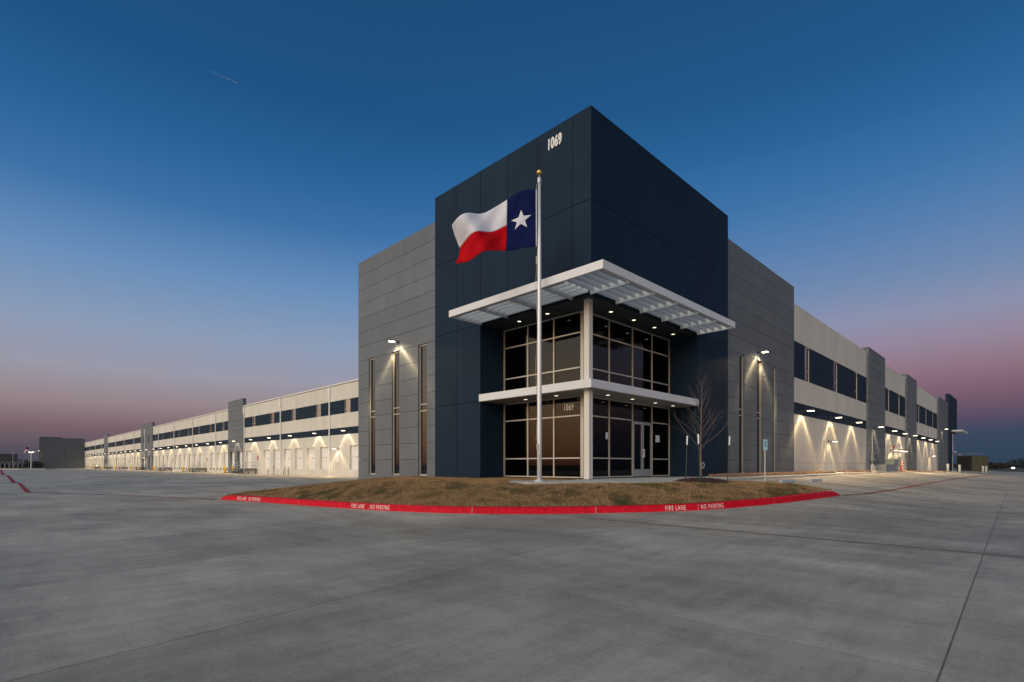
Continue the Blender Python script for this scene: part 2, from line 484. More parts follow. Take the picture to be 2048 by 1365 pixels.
# ------------------------------------------------------------------ kerb and grass island
def zl(x, y): return zlot(x, y)
kerb_pts = [(-9.4, 12.3), (-8.95, 10.6), (-8.6, 8.9), (-8.3, 7.1), (-7.9, 5.0), (-7.45, 3.1), (-6.95, 1.6), (-6.3, 0.3), (-5.5, -0.72), (-4.5, -1.82), (-3.5, -2.88), (-2.45, -3.95), (-1.35, -4.9), (-0.2, -5.5), (1.5, -6.12), (3.8, -6.6), (6.2, -6.87)]
# smooth resample
def catmull(P, n):
    out = []
    P = [Vector(p) for p in P]
    Q = [P[0] * 2 - P[1]] + P + [P[-1] * 2 - P[-2]]
    for i in range(1, len(Q) - 2):
        for t in range(n):
            u = t / n
            out.append(0.5 * ((2 * Q[i]) + (-Q[i - 1] + Q[i + 1]) * u + (2 * Q[i - 1] - 5 * Q[i] + 4 * Q[i + 1] - Q[i + 2]) * u * u + (-Q[i - 1] + 3 * Q[i] - 3 * Q[i + 1] + Q[i + 2]) * u ** 3))
    out.append(P[-1]); return out
KC = catmull([(p[0], p[1], 0) for p in kerb_pts], 6)
KS = [0.0]
for i in range(1, len(KC)): KS.append(KS[-1] + (KC[i] - KC[i - 1]).length)
KL = KS[-1]
def kerb_at(s):
    s = max(0, min(KL - 1e-4, s))
    import bisect
    i = min(len(KS) - 2, max(0, bisect.bisect_right(KS, s) - 1))
    t = (s - KS[i]) / (KS[i + 1] - KS[i])
    p = KC[i].lerp(KC[i + 1], t)
    d = (KC[min(i + 1, len(KC) - 1)] - KC[max(0, i - 1)] if i else KC[1] - KC[0]).normalized()
    return p, d, Vector((-d.y, d.x, 0)) * 1.0     # left-hand normal
def kerb_in(s):
    p, d, n = kerb_at(s)
    # inward = towards the building (positive x+y side)
    if n.dot(Vector((1, 1, 0))) < 0: n = -n
    return p, d, n
KH = 0.20
prof = [(-0.0, -0.08), (0.015, 0.0), (0.05, KH - 0.035), (0.075, KH - 0.008), (0.11, KH), (0.26, KH), (0.27, -0.08)]
kerb = empty('kerb', (0, 0, 0)); tag(kerb, kind='structure')
joints = [0.0, 2.7, 5.35, 9.15, 12.9, 16.6, 19.68, 22.75, 25.6, KL]
def kerb_piece(s0, s1, mat, name, prf, parent, endcap=True, n=None):
    n = n or max(3, int((s1 - s0) / 0.3))
    vs = []; fs = []; k = len(prf)
    for a in range(n + 1):
        s = s0 + (s1 - s0) * a / n
        p, d, nn = kerb_in(s)
        # kerb dies away at both ends
        e = min(1.0, (s + 0.02) / 0.45, (KL - s + 0.02) / 0.45)
        zb = zl(p.x, p.y)
        for u, h in prf:
            q = p + nn * u
            vs.append((q.x, q.y, zb + (h if h < 0.01 else h * (0.25 + 0.75 * e))))
    for a in range(n):
        for b in range(k):
            c = (b + 1) % k
            fs.append((a * k + b, a * k + c, (a + 1) * k + c, (a + 1) * k + b))
    fs.append(tuple(range(k))); fs.append(tuple(n * k + i for i in range(k))[::-1])
    m = bpy.data.meshes.new(name); m.from_pydata(vs, [], fs); m.update()
    o = mk(name, m, mat, parent)
    bm = bmesh.new(); bm.from_mesh(m); bmesh.ops.recalc_face_normals(bm, faces=bm.faces); bm.to_mesh(m); bm.free()
    return o
for i in range(len(joints) - 1):
    kerb_piece(joints[i] + (0.008 if i else 0), joints[i + 1] - 0.008, 'red_paint', 'kerb_stone', prof, kerb)
    if i:
        kerb_piece(joints[i] - 0.0075, joints[i] + 0.0075, 'joint_white', 'kerb_joint', [(u * 0.985 + 0.004, h - 0.004) for u, h in prof], kerb, n=1)
# lettering on the kerb face
def kerb_text(s0, body, size, parent):
    me = text_mesh(body, size, 0.56, 0.001, space=1.3)
    for v in me.vertices:
        s = s0 + v.co.x
        p, d, nn = kerb_in(s)
        h = 0.035 + v.co.y
        u = 0.015 + (h / (KH - 0.035)) * 0.035 - 0.004
        q = p + nn * u
        v.co = (q.x, q.y, zl(p.x, p.y) + h)
    return mk('lettering', me, 'letter', parent)
KT = {}
for s0, a in ((1.2, 'FIRE LANE'), (2.0, 'NO PARKING'), (8.3, 'FIRE LANE'), (9.2, 'NO PARKING'), (18.65, 'FIRE LANE'), (19.76, 'NO PARKING')):
    kerb_text(s0, a, 0.195, kerb)

# island outline: kerb inner side + inner edges towards building and pavement
inner = []
for a in range(81):
    p, d, n = kerb_in(KL * a / 80)
    q = p + n * 0.262
    inner.append((q.x, q.y))
poly = inner + [(6.0, -6.4), (5.9, -5.2), (6.1, -4.0), (6.0, -2.75), (0.2, -2.75), (-0.55, -2.35), (-0.9, -1.9), (-3.3, 0.2), (-3.45, 1.15), (-2.2, 2.2), (-0.2, 1.0), (1.4, 1.4), (1.4, 6.0), (-0.02, 6.4), (-0.02, 17.95), (-1.2, 18.3), (-4.8, 17.2), (-8.4, 14.3)]
def inside(x, y, P):
    c = False; j = len(P) - 1
    for i in range(len(P)):
        if (P[i][1] > y) != (P[j][1] > y) and x < (P[j][0] - P[i][0]) * (y - P[i][1]) / (P[j][1] - P[i][1]) + P[i][0]:
            c = not c
        j = i
    return c
KA = np.array([tuple((kerb_in(KL * a / 600)[0] + kerb_in(KL * a / 600)[2] * 0.262)[:2]) for a in range(601)])
GA = np.array([(p[0], p[1]) for p in inner[:1] + [(-8.4, 14.3), (-6.6, 15.8), (-4.8, 17.2), (-3.0, 17.8), (-1.2, 18.3)]])
def gz(x, y):
    dk = math.sqrt(float(np.min((KA[:, 0] - x) ** 2 + (KA[:, 1] - y) ** 2)))
    dg = math.sqrt(float(np.min((GA[:, 0] - x) ** 2 + (GA[:, 1] - y) ** 2)))
    zb = zl(x, y)
    top = -0.07
    if x > 3.5 and y < -2: top = -0.07 - 0.10 * sstep(3.5, 6.2, x)
    lowk = zb + KH * 0.93
    s = 1 - (1 - min(1, dk / 2.3)) ** 1.5
    z = lowk + (top - lowk) * s
    s2 = 1 - (1 - min(1, dg / 7.0)) ** 1.25
    lowg = zb + 0.02
    z = min(z, lowg + (top - lowg) * s2)
    return z
def land(name, P, zf, step, mat, jitter=0.0):
    """triangulated patch of ground inside polygon P with heights zf"""
    bm = bmesh.new()
    vs = [bm.verts.new((x, y, 0)) for x, y in P]
    bm.faces.new(vs)
    bmesh.ops.triangulate(bm, faces=bm.faces[:])
    for ax in (0, 1):
        lo = min(p[ax] for p in P); hi = max(p[ax] for p in P)
        t = lo + step
        while t < hi:
            co = [0, 0, 0]; no = [0, 0, 0]; co[ax] = t; no[ax] = 1
            bmesh.ops.bisect_plane(bm, geom=bm.verts[:] + bm.edges[:] + bm.faces[:], plane_co=co, plane_no=no)
            t += step
    for v in bm.verts:
        v.co.z = zf(v.co.x, v.co.y) + (random.uniform(-jitter, jitter))
    bmesh.ops.recalc_face_normals(bm, faces=bm.faces)
    if sum(f.normal.z for f in bm.faces) < 0: bmesh.ops.reverse_faces(bm, faces=bm.faces)
    m = bpy.data.meshes.new(name); bm.to_mesh(m); bm.free()
    m.polygons.foreach_set('use_smooth', [True] * len(m.polygons))
    return mk(name, m, mat)
isl = land('grass_island', poly, gz, 0.35, 'turf', 0.006); tag(isl, kind='structure')
# dormant lawn: short blades
NB = 150000
bx = RNG.uniform(-9.8, 6.6, NB * 3); by = RNG.uniform(-7.0, 18.4, NB * 3)
PX = np.array(poly)
def inside_np(x, y, P):
    c = np.zeros(len(x), bool); j = len(P) - 1
    for i in range(len(P)):
        cond = ((P[i][1] > y) != (P[j][1] > y))
        with np.errstate(divide='ignore', invalid='ignore'):
            xx = (P[j][0] - P[i][0]) * (y - P[i][1]) / (P[j][1] - P[i][1] + 1e-12) + P[i][0]
        c ^= cond & (x < xx); j = i
    return c
ok = inside_np(bx, by, poly); bx = bx[ok][:NB]; by = by[ok][:NB]
# heights from a lookup grid
gx = np.linspace(-10, 7, 120); gy = np.linspace(-7.4, 18.8, 180)
GZ = np.array([[gz(x, y) for x in gx] for y in gy])
fx = np.clip((bx - gx[0]) / (gx[1] - gx[0]), 0, 118.999); fy = np.clip((by - gy[0]) / (gy[1] - gy[0]), 0, 178.999)
ix = fx.astype(int); iy = fy.astype(int); tx = fx - ix; ty = fy - iy
bz = (GZ[iy, ix] * (1 - tx) + GZ[iy, ix + 1] * tx) * (1 - ty) + (GZ[iy + 1, ix] * (1 - tx) + GZ[iy + 1, ix + 1] * tx) * ty
n = len(bx)
ang = RNG.uniform(0, 2 * np.pi, n)
clump = 0.6 + 0.5 * np.sin(bx * 3.1 + 1.3 * np.sin(by * 2.3)) * np.sin(by * 2.7 + np.sin(bx * 1.9))
hgt = RNG.uniform(0.02, 0.058, n) * (0.6 + 0.8 * clump); wid = RNG.uniform(0.006, 0.012, n); lean = RNG.uniform(0.0, 0.05, n); la = RNG.uniform(0, 2 * np.pi, n)
V = np.zeros((n, 3, 3), np.float32)
V[:, 0] = np.stack([bx - np.cos(ang) * wid, by - np.sin(ang) * wid, bz - 0.012], 1)
V[:, 1] = np.stack([bx + np.cos(ang) * wid, by + np.sin(ang) * wid, bz - 0.012], 1)
V[:, 2] = np.stack([bx + np.cos(la) * lean, by + np.sin(la) * lean, bz + hgt], 1)
gm = bpy.data.meshes.new('lawn_grass')
gm.vertices.add(n * 3); gm.vertices.foreach_set('co', V.ravel())
gm.loops.add(n * 3); gm.loops.foreach_set('vertex_index', np.arange(n * 3, dtype=np.int32))
gm.polygons.add(n); gm.polygons.foreach_set('loop_start', np.arange(0, n * 3, 3, dtype=np.int32)); gm.polygons.foreach_set('loop_total', np.full(n, 3, np.int32))
gm.update(); gm.validate()
lg = mk('lawn_grass', gm, 'blades'); tag(lg, 'dormant brown lawn grass on the kerbed island', 'grass', kind='stuff')

# sidewalk, flagpole slab and pavement joints
def flat_slab(name, P, z0, z1, mat, parent=None):
    m = MB().prism(P, 2, z0, z1)
    return m.build(name, mat, parent)
walk = empty('sidewalk'); tag(walk, kind='structure')
def paving(P, z, mat='sidewalk'): return bevel(flat_slab('paving_slab', P, z - 0.5, z, mat, walk), 0.012)
paving([(-3.25, 0.2), (-0.95, -1.82), (0.2, -0.6), (0.2, 0.995), (-0.22, 0.97), (-2.2, 2.08), (-3.35, 1.1)], -0.035)
paving([(-0.94, -1.84), (-0.5, -2.3), (0.22, -2.7), (1.99, -2.7), (1.99, 1.43), (1.41, 1.43), (0.21, 1.0), (0.21, -0.61)], -0.03)
for a, b in ((2.0, 4.0), (4.01, 6.0), (6.01, 8.0), (8.01, 9.9)):
    paving([(a, -2.7 if a < 6 else -2.45), (b, -2.7 if b < 6.02 else -2.45), (b, 1.43 if b < 8.6 else -0.05), (a, 1.43 if a < 8.6 else -0.05)], -0.03)
for a in range(7):
    x0 = 9.91 + a * 2.0
    z = -0.045
    paving([(x0, -2.3), (x0 + 1.99, -2.3), (x0 + 1.99, -0.95), (x0, -0.95)], z)

# ------------------------------------------------------------------ the building
B = empty('warehouse_building')
tag(B, 'long dock warehouse with navy corner entrance tower, gray panel wings and white walls', 'building')
TH = 14.3
# --- navy tower
tw = MB()
tw.box(0.13, 12.5, 0.13, 9.8, 7.16, TH - 0.06)      # mass above the recess (set inside the panels)
tw.box(0.13, 1.49, 6.42, 9.86, -1.2, 7.16)           # left leg
tw.box(8.97, 12.57, 0.13, 1.49, -1.2, 7.16)          # right leg
tower = tw.build('tower_wall', 'joint', B)
ycols = [0.0, 0.90, 2.73, 4.54, 6.35, 8.14, 9.87]
xcols = [0.0, 1.68, 3.50, 5.34, 7.15, 8.90, 10.78, 12.58]
rows = [0.0, 3.56, 7.15, 10.74, TH]
G = 0.011
# corner closing panels butt: left face panels own the corner edge
for r in range(4):
    z0 = rows[r] + (G if r else -1.2); z1 = rows[r + 1] - (G if r < 3 else 0)
    for c in range(6):
        if r < 2 and c < 4: continue
        y0 = ycols[c] + (G if c else 0); y1 = ycols[c + 1] - (G if c < 5 else 0)
        box('panel', 'navy', tower, 0.0, 0.12, y0, y1, z0, z1)
    for c in range(7):
        if r < 2 and c < 5: continue
        x0 = xcols[c] + (G if c else 0.125); x1 = xcols[c + 1] - (G if c < 6 else 0)
        box('panel', 'navy', tower, x0, x1, 0.0, 0.12, z0, z1)
box('parapet_cap', 'navy', tower, 0.13, 12.5, 0.13, 9.8, TH - 0.05, TH - 0.02)
# tower return sides rising above the lower wings
box('return_panel', 'navy', tower, 0.121, 12.5, 9.86, 9.87, -1.2, TH)
box('return_panel', 'navy', tower, 12.57, 12.58, 0.121, 9.8, -1.2, TH)
# recess cheeks
for a in range(2):
    z0, z1 = ((-1.2, 3.54), (3.86, 7.15))[a]
    box('recess_panel', 'navy', tower, 0.121, 1.5, 6.345, 6.41, z0, z1)
    box('recess_panel', 'navy', tower, 8.90, 8.965, 0.121, 1.5, z0, z1)
# soffit of the recess
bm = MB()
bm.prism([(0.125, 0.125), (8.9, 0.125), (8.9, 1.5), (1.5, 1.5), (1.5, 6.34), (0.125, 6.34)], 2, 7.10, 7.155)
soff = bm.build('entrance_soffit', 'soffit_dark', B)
# corner column
col = bevel(MB().box(0.37, 0.62, 0.37, 0.62, 0.0, 7.10).build('corner_column', 'column_paint', B), 0.01)
# entrance glazing
def glazing(name, along, cuts, zs, z_base, skip=None):
    g = empty(name, (0, 0, 0), B)
    P = 1.5
    fw = 0.06
    def bar(nm, a0, a1, z0, z1, mat='frame', d0=0.0, d1=0.10):
        if along == 'y': box(nm, mat, g, P + d0, P + d1, a0, a1, z0, z1)
        else: box(nm, mat, g, a0, a1, P + d0, P + d1, z0, z1)
    for i, c in enumerate(cuts):
        w = 0.08 if i in (0, len(cuts) - 1) else fw
        bar('mullion', c - w / 2 if i else c, c + w / 2 if i < len(cuts) - 1 else c, zs[0], zs[-1])
    for i in range(len(cuts) - 1):
        a0 = cuts[i] + (fw / 2 + 0.002 if i else 0.082); a1 = cuts[i + 1] - (fw / 2 + 0.002 if i < len(cuts) - 2 else 0.082)
        for j, z in enumerate(zs):
            if skip and i == skip[0] and j < skip[1]: continue
            h = 0.055
            z0 = z if j == 0 else z - h / 2
            z1 = z + h if j == 0 else (z if j == len(zs) - 1 else z + h / 2)
            if j == len(zs) - 1: z0 = z - h
            bar('rail', a0, a1, z0, z1, d0=0.004, d1=0.096)
        for j in range(len(zs) - 1):
            if skip and i == skip[0] and j < skip[1] - 0: continue
            if along == 'y': box('pane', 'glass_tinted', g, P + 0.045, P + 0.055, a0 - 0.01, a1 + 0.01, zs[j] + 0.01, zs[j + 1] - 0.01)
            else: box('pane', 'glass_tinted', g, a0 - 0.01, a1 + 0.01, P + 0.045, P + 0.055, zs[j] + 0.01, zs[j + 1] - 0.01)
    return g
yc = [1.62, 3.15, 4.74, 6.34]
xc = [1.62, 3.42, 5.34, 7.12, 8.89]
glazing('entrance_glazing', 'y', yc, [0.0, 0.86, 2.68, 3.52], 0)
gR = glazing('entrance_glazing', 'x', xc, [0.0, 0.86, 2.68, 3.52], 0, skip=(2, 2))
glazing('entrance_glazing', 'y', yc, [3.86, 4.72, 6.21, 7.10], 0)
glazing('entrance_glazing', 'x', xc, [3.86, 4.72, 6.21, 7.10], 0)
# glass corner posts
for z0, z1 in ((0.0, 3.52), (3.86, 7.10)):
    box('corner_post', 'frame', B, 1.5, 1.615, 1.5, 1.615, z0, z1)
# rail over the doors
box('rail', 'frame', gR, 5.375, 7.085, 1.504, 1.596, 2.645, 2.71)
# double door
for k, (a, b) in enumerate(((5.375, 6.225), (6.235, 7.085))):
    d = MB()
    d.box(a, a + 0.11, 1.515, 1.575, 0.01, 2.64); d.box(b - 0.11, b, 1.515, 1.575, 0.01, 2.64)
    d.box(a + 0.111, b - 0.111, 1.515, 1.575, 0.01, 0.36); d.box(a + 0.111, b - 0.111, 1.515, 1.575, 2.52, 2.64)
    do = d.build('entrance_door', 'frame_alu', B)
    box('door_pane', 'glass_tinted', do, a + 0.10, b - 0.10, 1.54, 1.55, 0.35, 2.53)
    hx = b - 0.055 if k == 0 else a + 0.055
    h = MB()
    hx2 = hx + (-0.02 if k == 0 else 0.02)
    h.tube((hx, 1.515, 0.95), (hx, 1.45, 0.95), 0.012); h.tube((hx, 1.515, 1.30), (hx, 1.45, 1.30), 0.012); h.tube((hx, 1.45, 0.92), (hx, 1.45, 1.33), 0.016)
    h.build('handle', 'white_metal', do)
# paper notices inside the glass
box('paper_notice', 'paper', B, 3.18, 3.34, 1.540, 1.543, 1.72, 2.02)
box('paper_notice', 'paper', B, 7.50, 7.90, 1.540, 1.543, 1.72, 2.06)
# interior of the lobby (seen faintly through tinted glass)
it = MB()
it.box(1.62, 8.9, 1.62, 9.0, -0.3, -0.01)
it.box(8.0, 8.1, 1.62, 9.0, 0, 7.1); it.box(1.62, 8.9, 8.2, 8.3, 0, 7.1)
it.box(1.62, 8.9, 1.62, 9.0, 7.11, 7.14)
it.box(1.64, 8.9, 6.4, 6.5, 0, 7.1)
it.build('lobby_interior', 'interior', B)
# entrance (lower) canopy, flush with the tower faces
lc = MB()
lc.prism([(-0.03, -0.03), (8.98, -0.03), (8.98, 0.02), (8.895, 0.02), (8.895, 1.49), (1.49, 1.49), (1.49, 6.34), (0.02, 6.34), (0.02, 6.43), (-0.03, 6.43)], 2, 3.535, 3.86)
canl = lc.build('entrance_canopy', 'white_metal', B)
box('canopy_soffit', 'soffit', canl, 0.03, 8.85, 0.03, 0.36, 3.515, 3.534)
box('canopy_soffit', 'soffit', canl, 0.63, 8.85, 0.37, 1.47, 3.515, 3.534)
box('canopy_soffit', 'soffit', canl, 0.03, 0.62, 0.63, 6.33, 3.515, 3.534)
box('canopy_soffit', 'soffit', canl, 0.63, 1.47, 1.48, 6.33, 3.515, 3.534)
# sunshade (upper louvred canopy)
cz0, cz1 = 7.09, 7.38
pr = 1.87
can = empty('sunshade', (0, 0, 0), B)
box('fascia', 'white_metal', can, -pr, -pr + 0.10, -pr, 6.34, cz0, cz1)
box('fascia', 'white_metal', can, -pr + 0.101, 8.92, -pr, -pr + 0.10, cz0, cz1)
box('end_beam', 'white_metal', can, -pr + 0.101, -0.005, 6.26, 6.34, cz0, cz1)
box('end_beam', 'white_metal', can, 8.84, 8.92, -pr + 0.101, -0.005, cz0, cz1)
for y in (4.54, 2.73, 0.90):
    box('outrigger', 'louvre', can, -pr + 0.102, -0.005, y - 0.03, y + 0.03, cz0 - 0.03, cz1 - 0.06)
for x in (-0.04, 1.68, 3.50, 5.34, 7.15):
    box('outrigger', 'louvre', can, x - 0.03, x + 0.03, -pr + 0.102, -0.005, cz0 - 0.03, cz1 - 0.06)
nb = 5
for i in range(nb):
    t = -pr + 0.10 + (pr - 0.10) * (i + 0.5) / nb
    # tilted blade section in (depth, z)
    for segs in ((0.0,),):
        c, s = math.cos(R(80)), math.sin(R(80))
        w, th = 0.095, 0.008
        def sec(t):
            return [(t - c * w + s * th, 7.215 + s * w + c * th), (t - c * w - s * th, 7.215 + s * w - c * th), (t + c * w - s * th, 7.215 - s * w - c * th), (t + c * w + s * th, 7.215 - s * w + c * th)]
        ys = [0.0, 0.87, 0.93, 2.70, 2.76, 4.51, 4.57, 6.255]
        for a in range(0, 8, 2):
            MB().prism([(p[0], p[1]) for p in sec(t)], 1, ys[a] + 0.002, ys[a + 1] - 0.002).build('blade', 'louvre', can)
        xs = [-pr + 0.102, -0.07, -0.01, 1.65, 1.71, 3.47, 3.53, 5.31, 5.37, 7.12, 7.18, 8.835]
        for a in range(0, 12, 2):
            MB().prism([(p[0], p[1]) for p in sec(t)], 0, xs[a] + 0.002, xs[a + 1] - 0.002).build('blade', 'louvre', can)
# house numbers
me = text_mesh('1069', 0.60, 0.60, 0.024, 0.02)
nm = mk('house_number', me, 'number', B); nm.rotation_euler = (R(90), 0, R(-90)); nm.location = (-0.025, 2.18, 13.47)
me = text_mesh('1069', 0.41, 0.58, 0.006, 0.001, 1.2)
nm = mk('house_number', me, 'number_glass', B); nm.rotation_euler = (R(90), 0, R(-90)); nm.location = (1.543, 2.62, 2.94)

# recessed downlights
def downlight(x, y, z, power):
    d = MB().lathe([(0.085, z - 0.012), (0.10, z - 0.012), (0.10, z + 0.01)], 16, (x, y)).build('downlight', 'lamp_body', B)
    MB().lathe([(0.083, z - 0.016), (0.083, z - 0.004)], 16, (x, y)).build('lens', 'downlight', d)
    l = bpy.data.lights.new('downlight_lamp', 'SPOT'); l.energy = power; l.color = (1.0, 0.80, 0.55); l.spot_size = R(115); l.spot_blend = 0.6; l.shadow_soft_size = 0.06
    o = bpy.data.objects.new('downlight_lamp', l); o.parent = d; o.location = (x, y, z - 0.04); COL.objects.link(o)
for y in (4.6, 2.9): downlight(0.8, y, 7.10, 10)
for x in (2.5, 4.3, 6.1, 7.9): downlight(x, 0.8, 7.10, 10)
for y in (4.2, 2.4): downlight(0.8, y, 3.515, 9)
for x in (2.2, 4.1, 6.1, 7.8): downlight(x, 0.75, 3.515, 9)
# --- gray panel wings
def slit_window(parent, along, a0, a1, base, z1):
    """narrow window: frame, three panes, two cross rails; base = wall plane"""
    w = empty('slit_window', (0, 0, 0), parent)
    d = base + 0.10
    f = 0.055
    def bar(nm, mat, p0, p1, z0, z1_, e0, e1):
        if along == 'y': box(nm, mat, w, e0, e1, p0, p1, z0, z1_)
        else: box(nm, mat, w, p0, p1, e0, e1, z0, z1_)
    bar('frame', 'frame', a0, a0 + f, 0.0, z1, d, d + 0.08)
    bar('frame', 'frame', a1 - f, a1, 0.0, z1, d, d + 0.08)
    bar('frame', 'frame', a0 + f + .001, a1 - f - .001, z1 - 0.07, z1, d, d + 0.08)
    bar('frame', 'frame', a0 + f + .001, a1 - f - .001, 0.0, 0.07, d, d + 0.08)
    for z in (3.46, 3.81):
        bar('rail', 'frame', a0 + f + .001, a1 - f - .001, z - 0.025, z + 0.025, d + .003, d + 0.077)
    for z0, z2 in ((0.05, 3.45), (3.47, 3.80), (3.82, z1 - 0.05)):
        bar('pane', 'glass_dark', a0 + 0.03, a1 - 0.03, z0, z2, d + 0.04, d + 0.05)
pitch = 0.875
def gray_wing(along, a0, a1, wins, base, back):
    b = MB()
    if along == 'y': b.box(base + 0.20, back, a0 + .005, a1 - .03, -1.2, 13.06)
    else: b.box(a0 + .005, a1 - .03, base + 0.20, back, -1.2, 13.06)
    o = b.build('gray_wall', 'joint', B)
    def pan(p0, p1, z0, z1):
        if along == 'y': box('panel', 'gray', o, base, base + 0.19, p0, p1, z0, z1)
        else: box('panel', 'gray', o, p0, p1, base, base + 0.19, z0, z1)
    for k in range(15):
        z0 = k * pitch + (0.009 if k else -1.2); z1 = (k + 1) * pitch - (0.009 if k < 14 else 0)
        if k < 8:
            zc = min(z1, 7.03 if k == 7 else 99)
            edges = [a0] + [e for w in wins for e in w] + [a1]
            for q in range(0, len(edges), 2):
                pan(edges[q] + (0.003 if q == 0 else 0), edges[q + 1], z0, zc if k < 7 else 7.0 - 0.009)
            if k == 0:
                for w in wins: pan(w[0] + .001, w[1] - .001, z0, -0.001)
        elif k >= 8:
            pan(a0 + 0.003, a1, z0, z1)
    for w in wins: slit_window(B, along, w[0] + .003, w[1] - .003, base, 7.0)
    # end return
    if along == 'y': box('return_panel', 'gray', o, base + 0.191, back, a1 - .028, a1, -1.2, 13.125)
    else: box('return_panel', 'gray', o, a1 - .028, a1, base + 0.191, back, -1.2, 13.125)
    return o
gray_wing('y', 9.875, 17.88, [(10.66, 11.45), (13.27, 14.05), (15.86, 16.63)], 0.06, 6.0)
gray_wing('x', 12.585, 23.94, [(14.26, 15.08), (17.02, 17.86), (19.68, 20.40)], 0.06, 6.0)

# --- wall lights (full cut-off heads on a short arm)
def ies_text():
    """photometric web of a forward-throw wall light that also spills two rays back on to its wall"""
    nv = [i * 2.5 for i in range(37)]; nh = [i * 7.5 for i in range(49)]
    rows_ = []
    for h in nh:
        row = []
        for v in nv:
            back = abs(((h - IES_BACK + 180) % 360) - 180)      # degrees away from the wall direction
            base = 150 * max(0, math.cos(R(v))) if v < 78 else 0
            if back < 90: base *= 0.16 + 0.4 * (back / 90) ** 2
            else: base *= 4.5
            ridge = 0
            if 4 < back < 88:
                u = back
                d = 0.55
                # wall point seen at this azimuth: u_w = d*tan(back); v_w = u_w / tan(33)
                uw = d * math.tan(R(u)); vw = max(0.35, uw / math.tan(R(47)))
                th = math.degrees(math.atan2(math.hypot(uw, d), vw))
                rr = math.sqrt(uw * uw + d * d + vw * vw)
                ridge = (125 * math.exp(-((v - th) / 6.5) ** 2) + (95 * math.exp(-((v - th) / 20) ** 2) if v < th else 0)) * min(3.0, 0.2 + 0.7 * rr ** 1.5) * (1 if u > 30 else max(0.25, (u - 4) / 26))
            row.append('%.1f' % (base + ridge))
        rows_.append(' '.join(row))
    return '\n'.join(['IESNA:LM-63-1995', 'TILT=NONE', '1 1000 1 %d %d 1 2 0 0 0' % (len(nv), len(nh)), '1 1 50', ' '.join('%.1f' % v for v in nv), ' '.join('%.1f' % h for h in nh)] + rows_) + '\n'
IES_BACK = 270.0
IES_GAIN = 17.0
ITX = {}
for nm_, IES_BACK in (('docks', 0.0), ('side', 0.0)):
    ITX[nm_] = bpy.data.texts.new('photometry_' + nm_); ITX[nm_].from_string(ies_text())
def ies_light(name, energy, color, web):
    l = bpy.data.lights.new(name, 'POINT'); l.energy = energy * IES_GAIN; l.color = color; l.shadow_soft_size = 0.07
    l.use_nodes = True
    nt = l.node_tree; em = nt.nodes['Emission']
    ie = nt.nodes.new('ShaderNodeTexIES'); ie.mode = 'INTERNAL'; ie.ies = ITX[web]
    nt.links.new(ie.outputs[0], em.inputs['Strength'])
    return l
WARM = (1.0, 0.74, 0.42)
LD = {}
def wall_light(x, y, z, rotz, e=1.0, lens='lens', s=1.0):
    key = (lens, s)
    if key not in LD:
        m = MB()
        m.box(-0.08 * s, 0.08 * s, 0.0, 0.05 * s, -0.16 * s, 0.10 * s)
        m.box(-0.035 * s, 0.035 * s, 0.05 * s, 0.36 * s, -0.03 * s, 0.03 * s)
        m.prism([(-0.17 * s, 0.36 * s), (0.17 * s, 0.36 * s), (0.19 * s, 0.45 * s), (0.16 * s, 0.86 * s), (-0.16 * s, 0.86 * s), (-0.19 * s, 0.45 * s)], 2, -0.03 * s, 0.06 * s)
        l = MB().prism([(-0.14 * s, 0.42 * s), (0.14 * s, 0.42 * s), (0.13 * s, 0.83 * s), (-0.13 * s, 0.83 * s)], 2, -0.06 * s, -0.031 * s)
        me1 = m.mesh('wall_light'); me1.materials.append(MATS['lamp_body'])
        me2 = l.mesh('lens'); me2.materials.append(MATS[lens])
        LD[key] = (me1, me2)
    me1, me2 = LD[key]
    o = mk('wall_light', me1, None, B, (x, y, z), rotz)
    mk('lens', me2, None, o)
    k = ('L', round(e, 3), round(rotz, 2))
    if k not in LD: LD[k] = ies_light('wall_light_lamp', e, WARM, 'docks' if rotz < 2 else 'side')
    lo = bpy.data.objects.new('wall_light_lamp', LD[k]); lo.parent = o; lo.location = (0, 0.58 * s, -0.10 * s); COL.objects.link(lo)
    return o
LEFT, RIGHT = R(90), R(180)     # local +y points away from the wall
E0 = 1.0
wall_light(0.06, 13.35, 7.47, LEFT, 2.0, 'lens_near', 0.72)
wall_light(0.06 + 17.0, 0.06, 7.45, RIGHT, 2.0, 'lens_near', 0.72)

# --- white dock wall (left side)
WX = 16.3
Y0, Y1 = 40.0, 308.0
DOORW, DOORH = 2.62, 3.05
slots = {}
k = -3
while True:
    yk = 56.9 + 4.2 * k
    if yk > Y1 - 3: break
    if (k + 1) % 7 != 0 and yk > 43: slots[k] = yk
    k += 1
pil = [(88.8, 97.1), (162.2, 177.8), (240.2, 248.6)]
def in_pil(y, m=0.0): return any(a - m < y < b + m for a, b in pil)
winc = [y for y in [50.5 + 8.37 * i for i in range(-1, 31)] if not in_pil(y, 1.2)]
# panel joints every half bay, also at pilaster edges
edges = [Y0] + [46.85 + 8.37 * i for i in range(0, 32) if not in_pil(46.85 + 8.37 * i, 2.2)] + [e for p in pil for e in p] + [Y1]
edges = sorted(e for e in edges if Y0 <= e <= Y1)
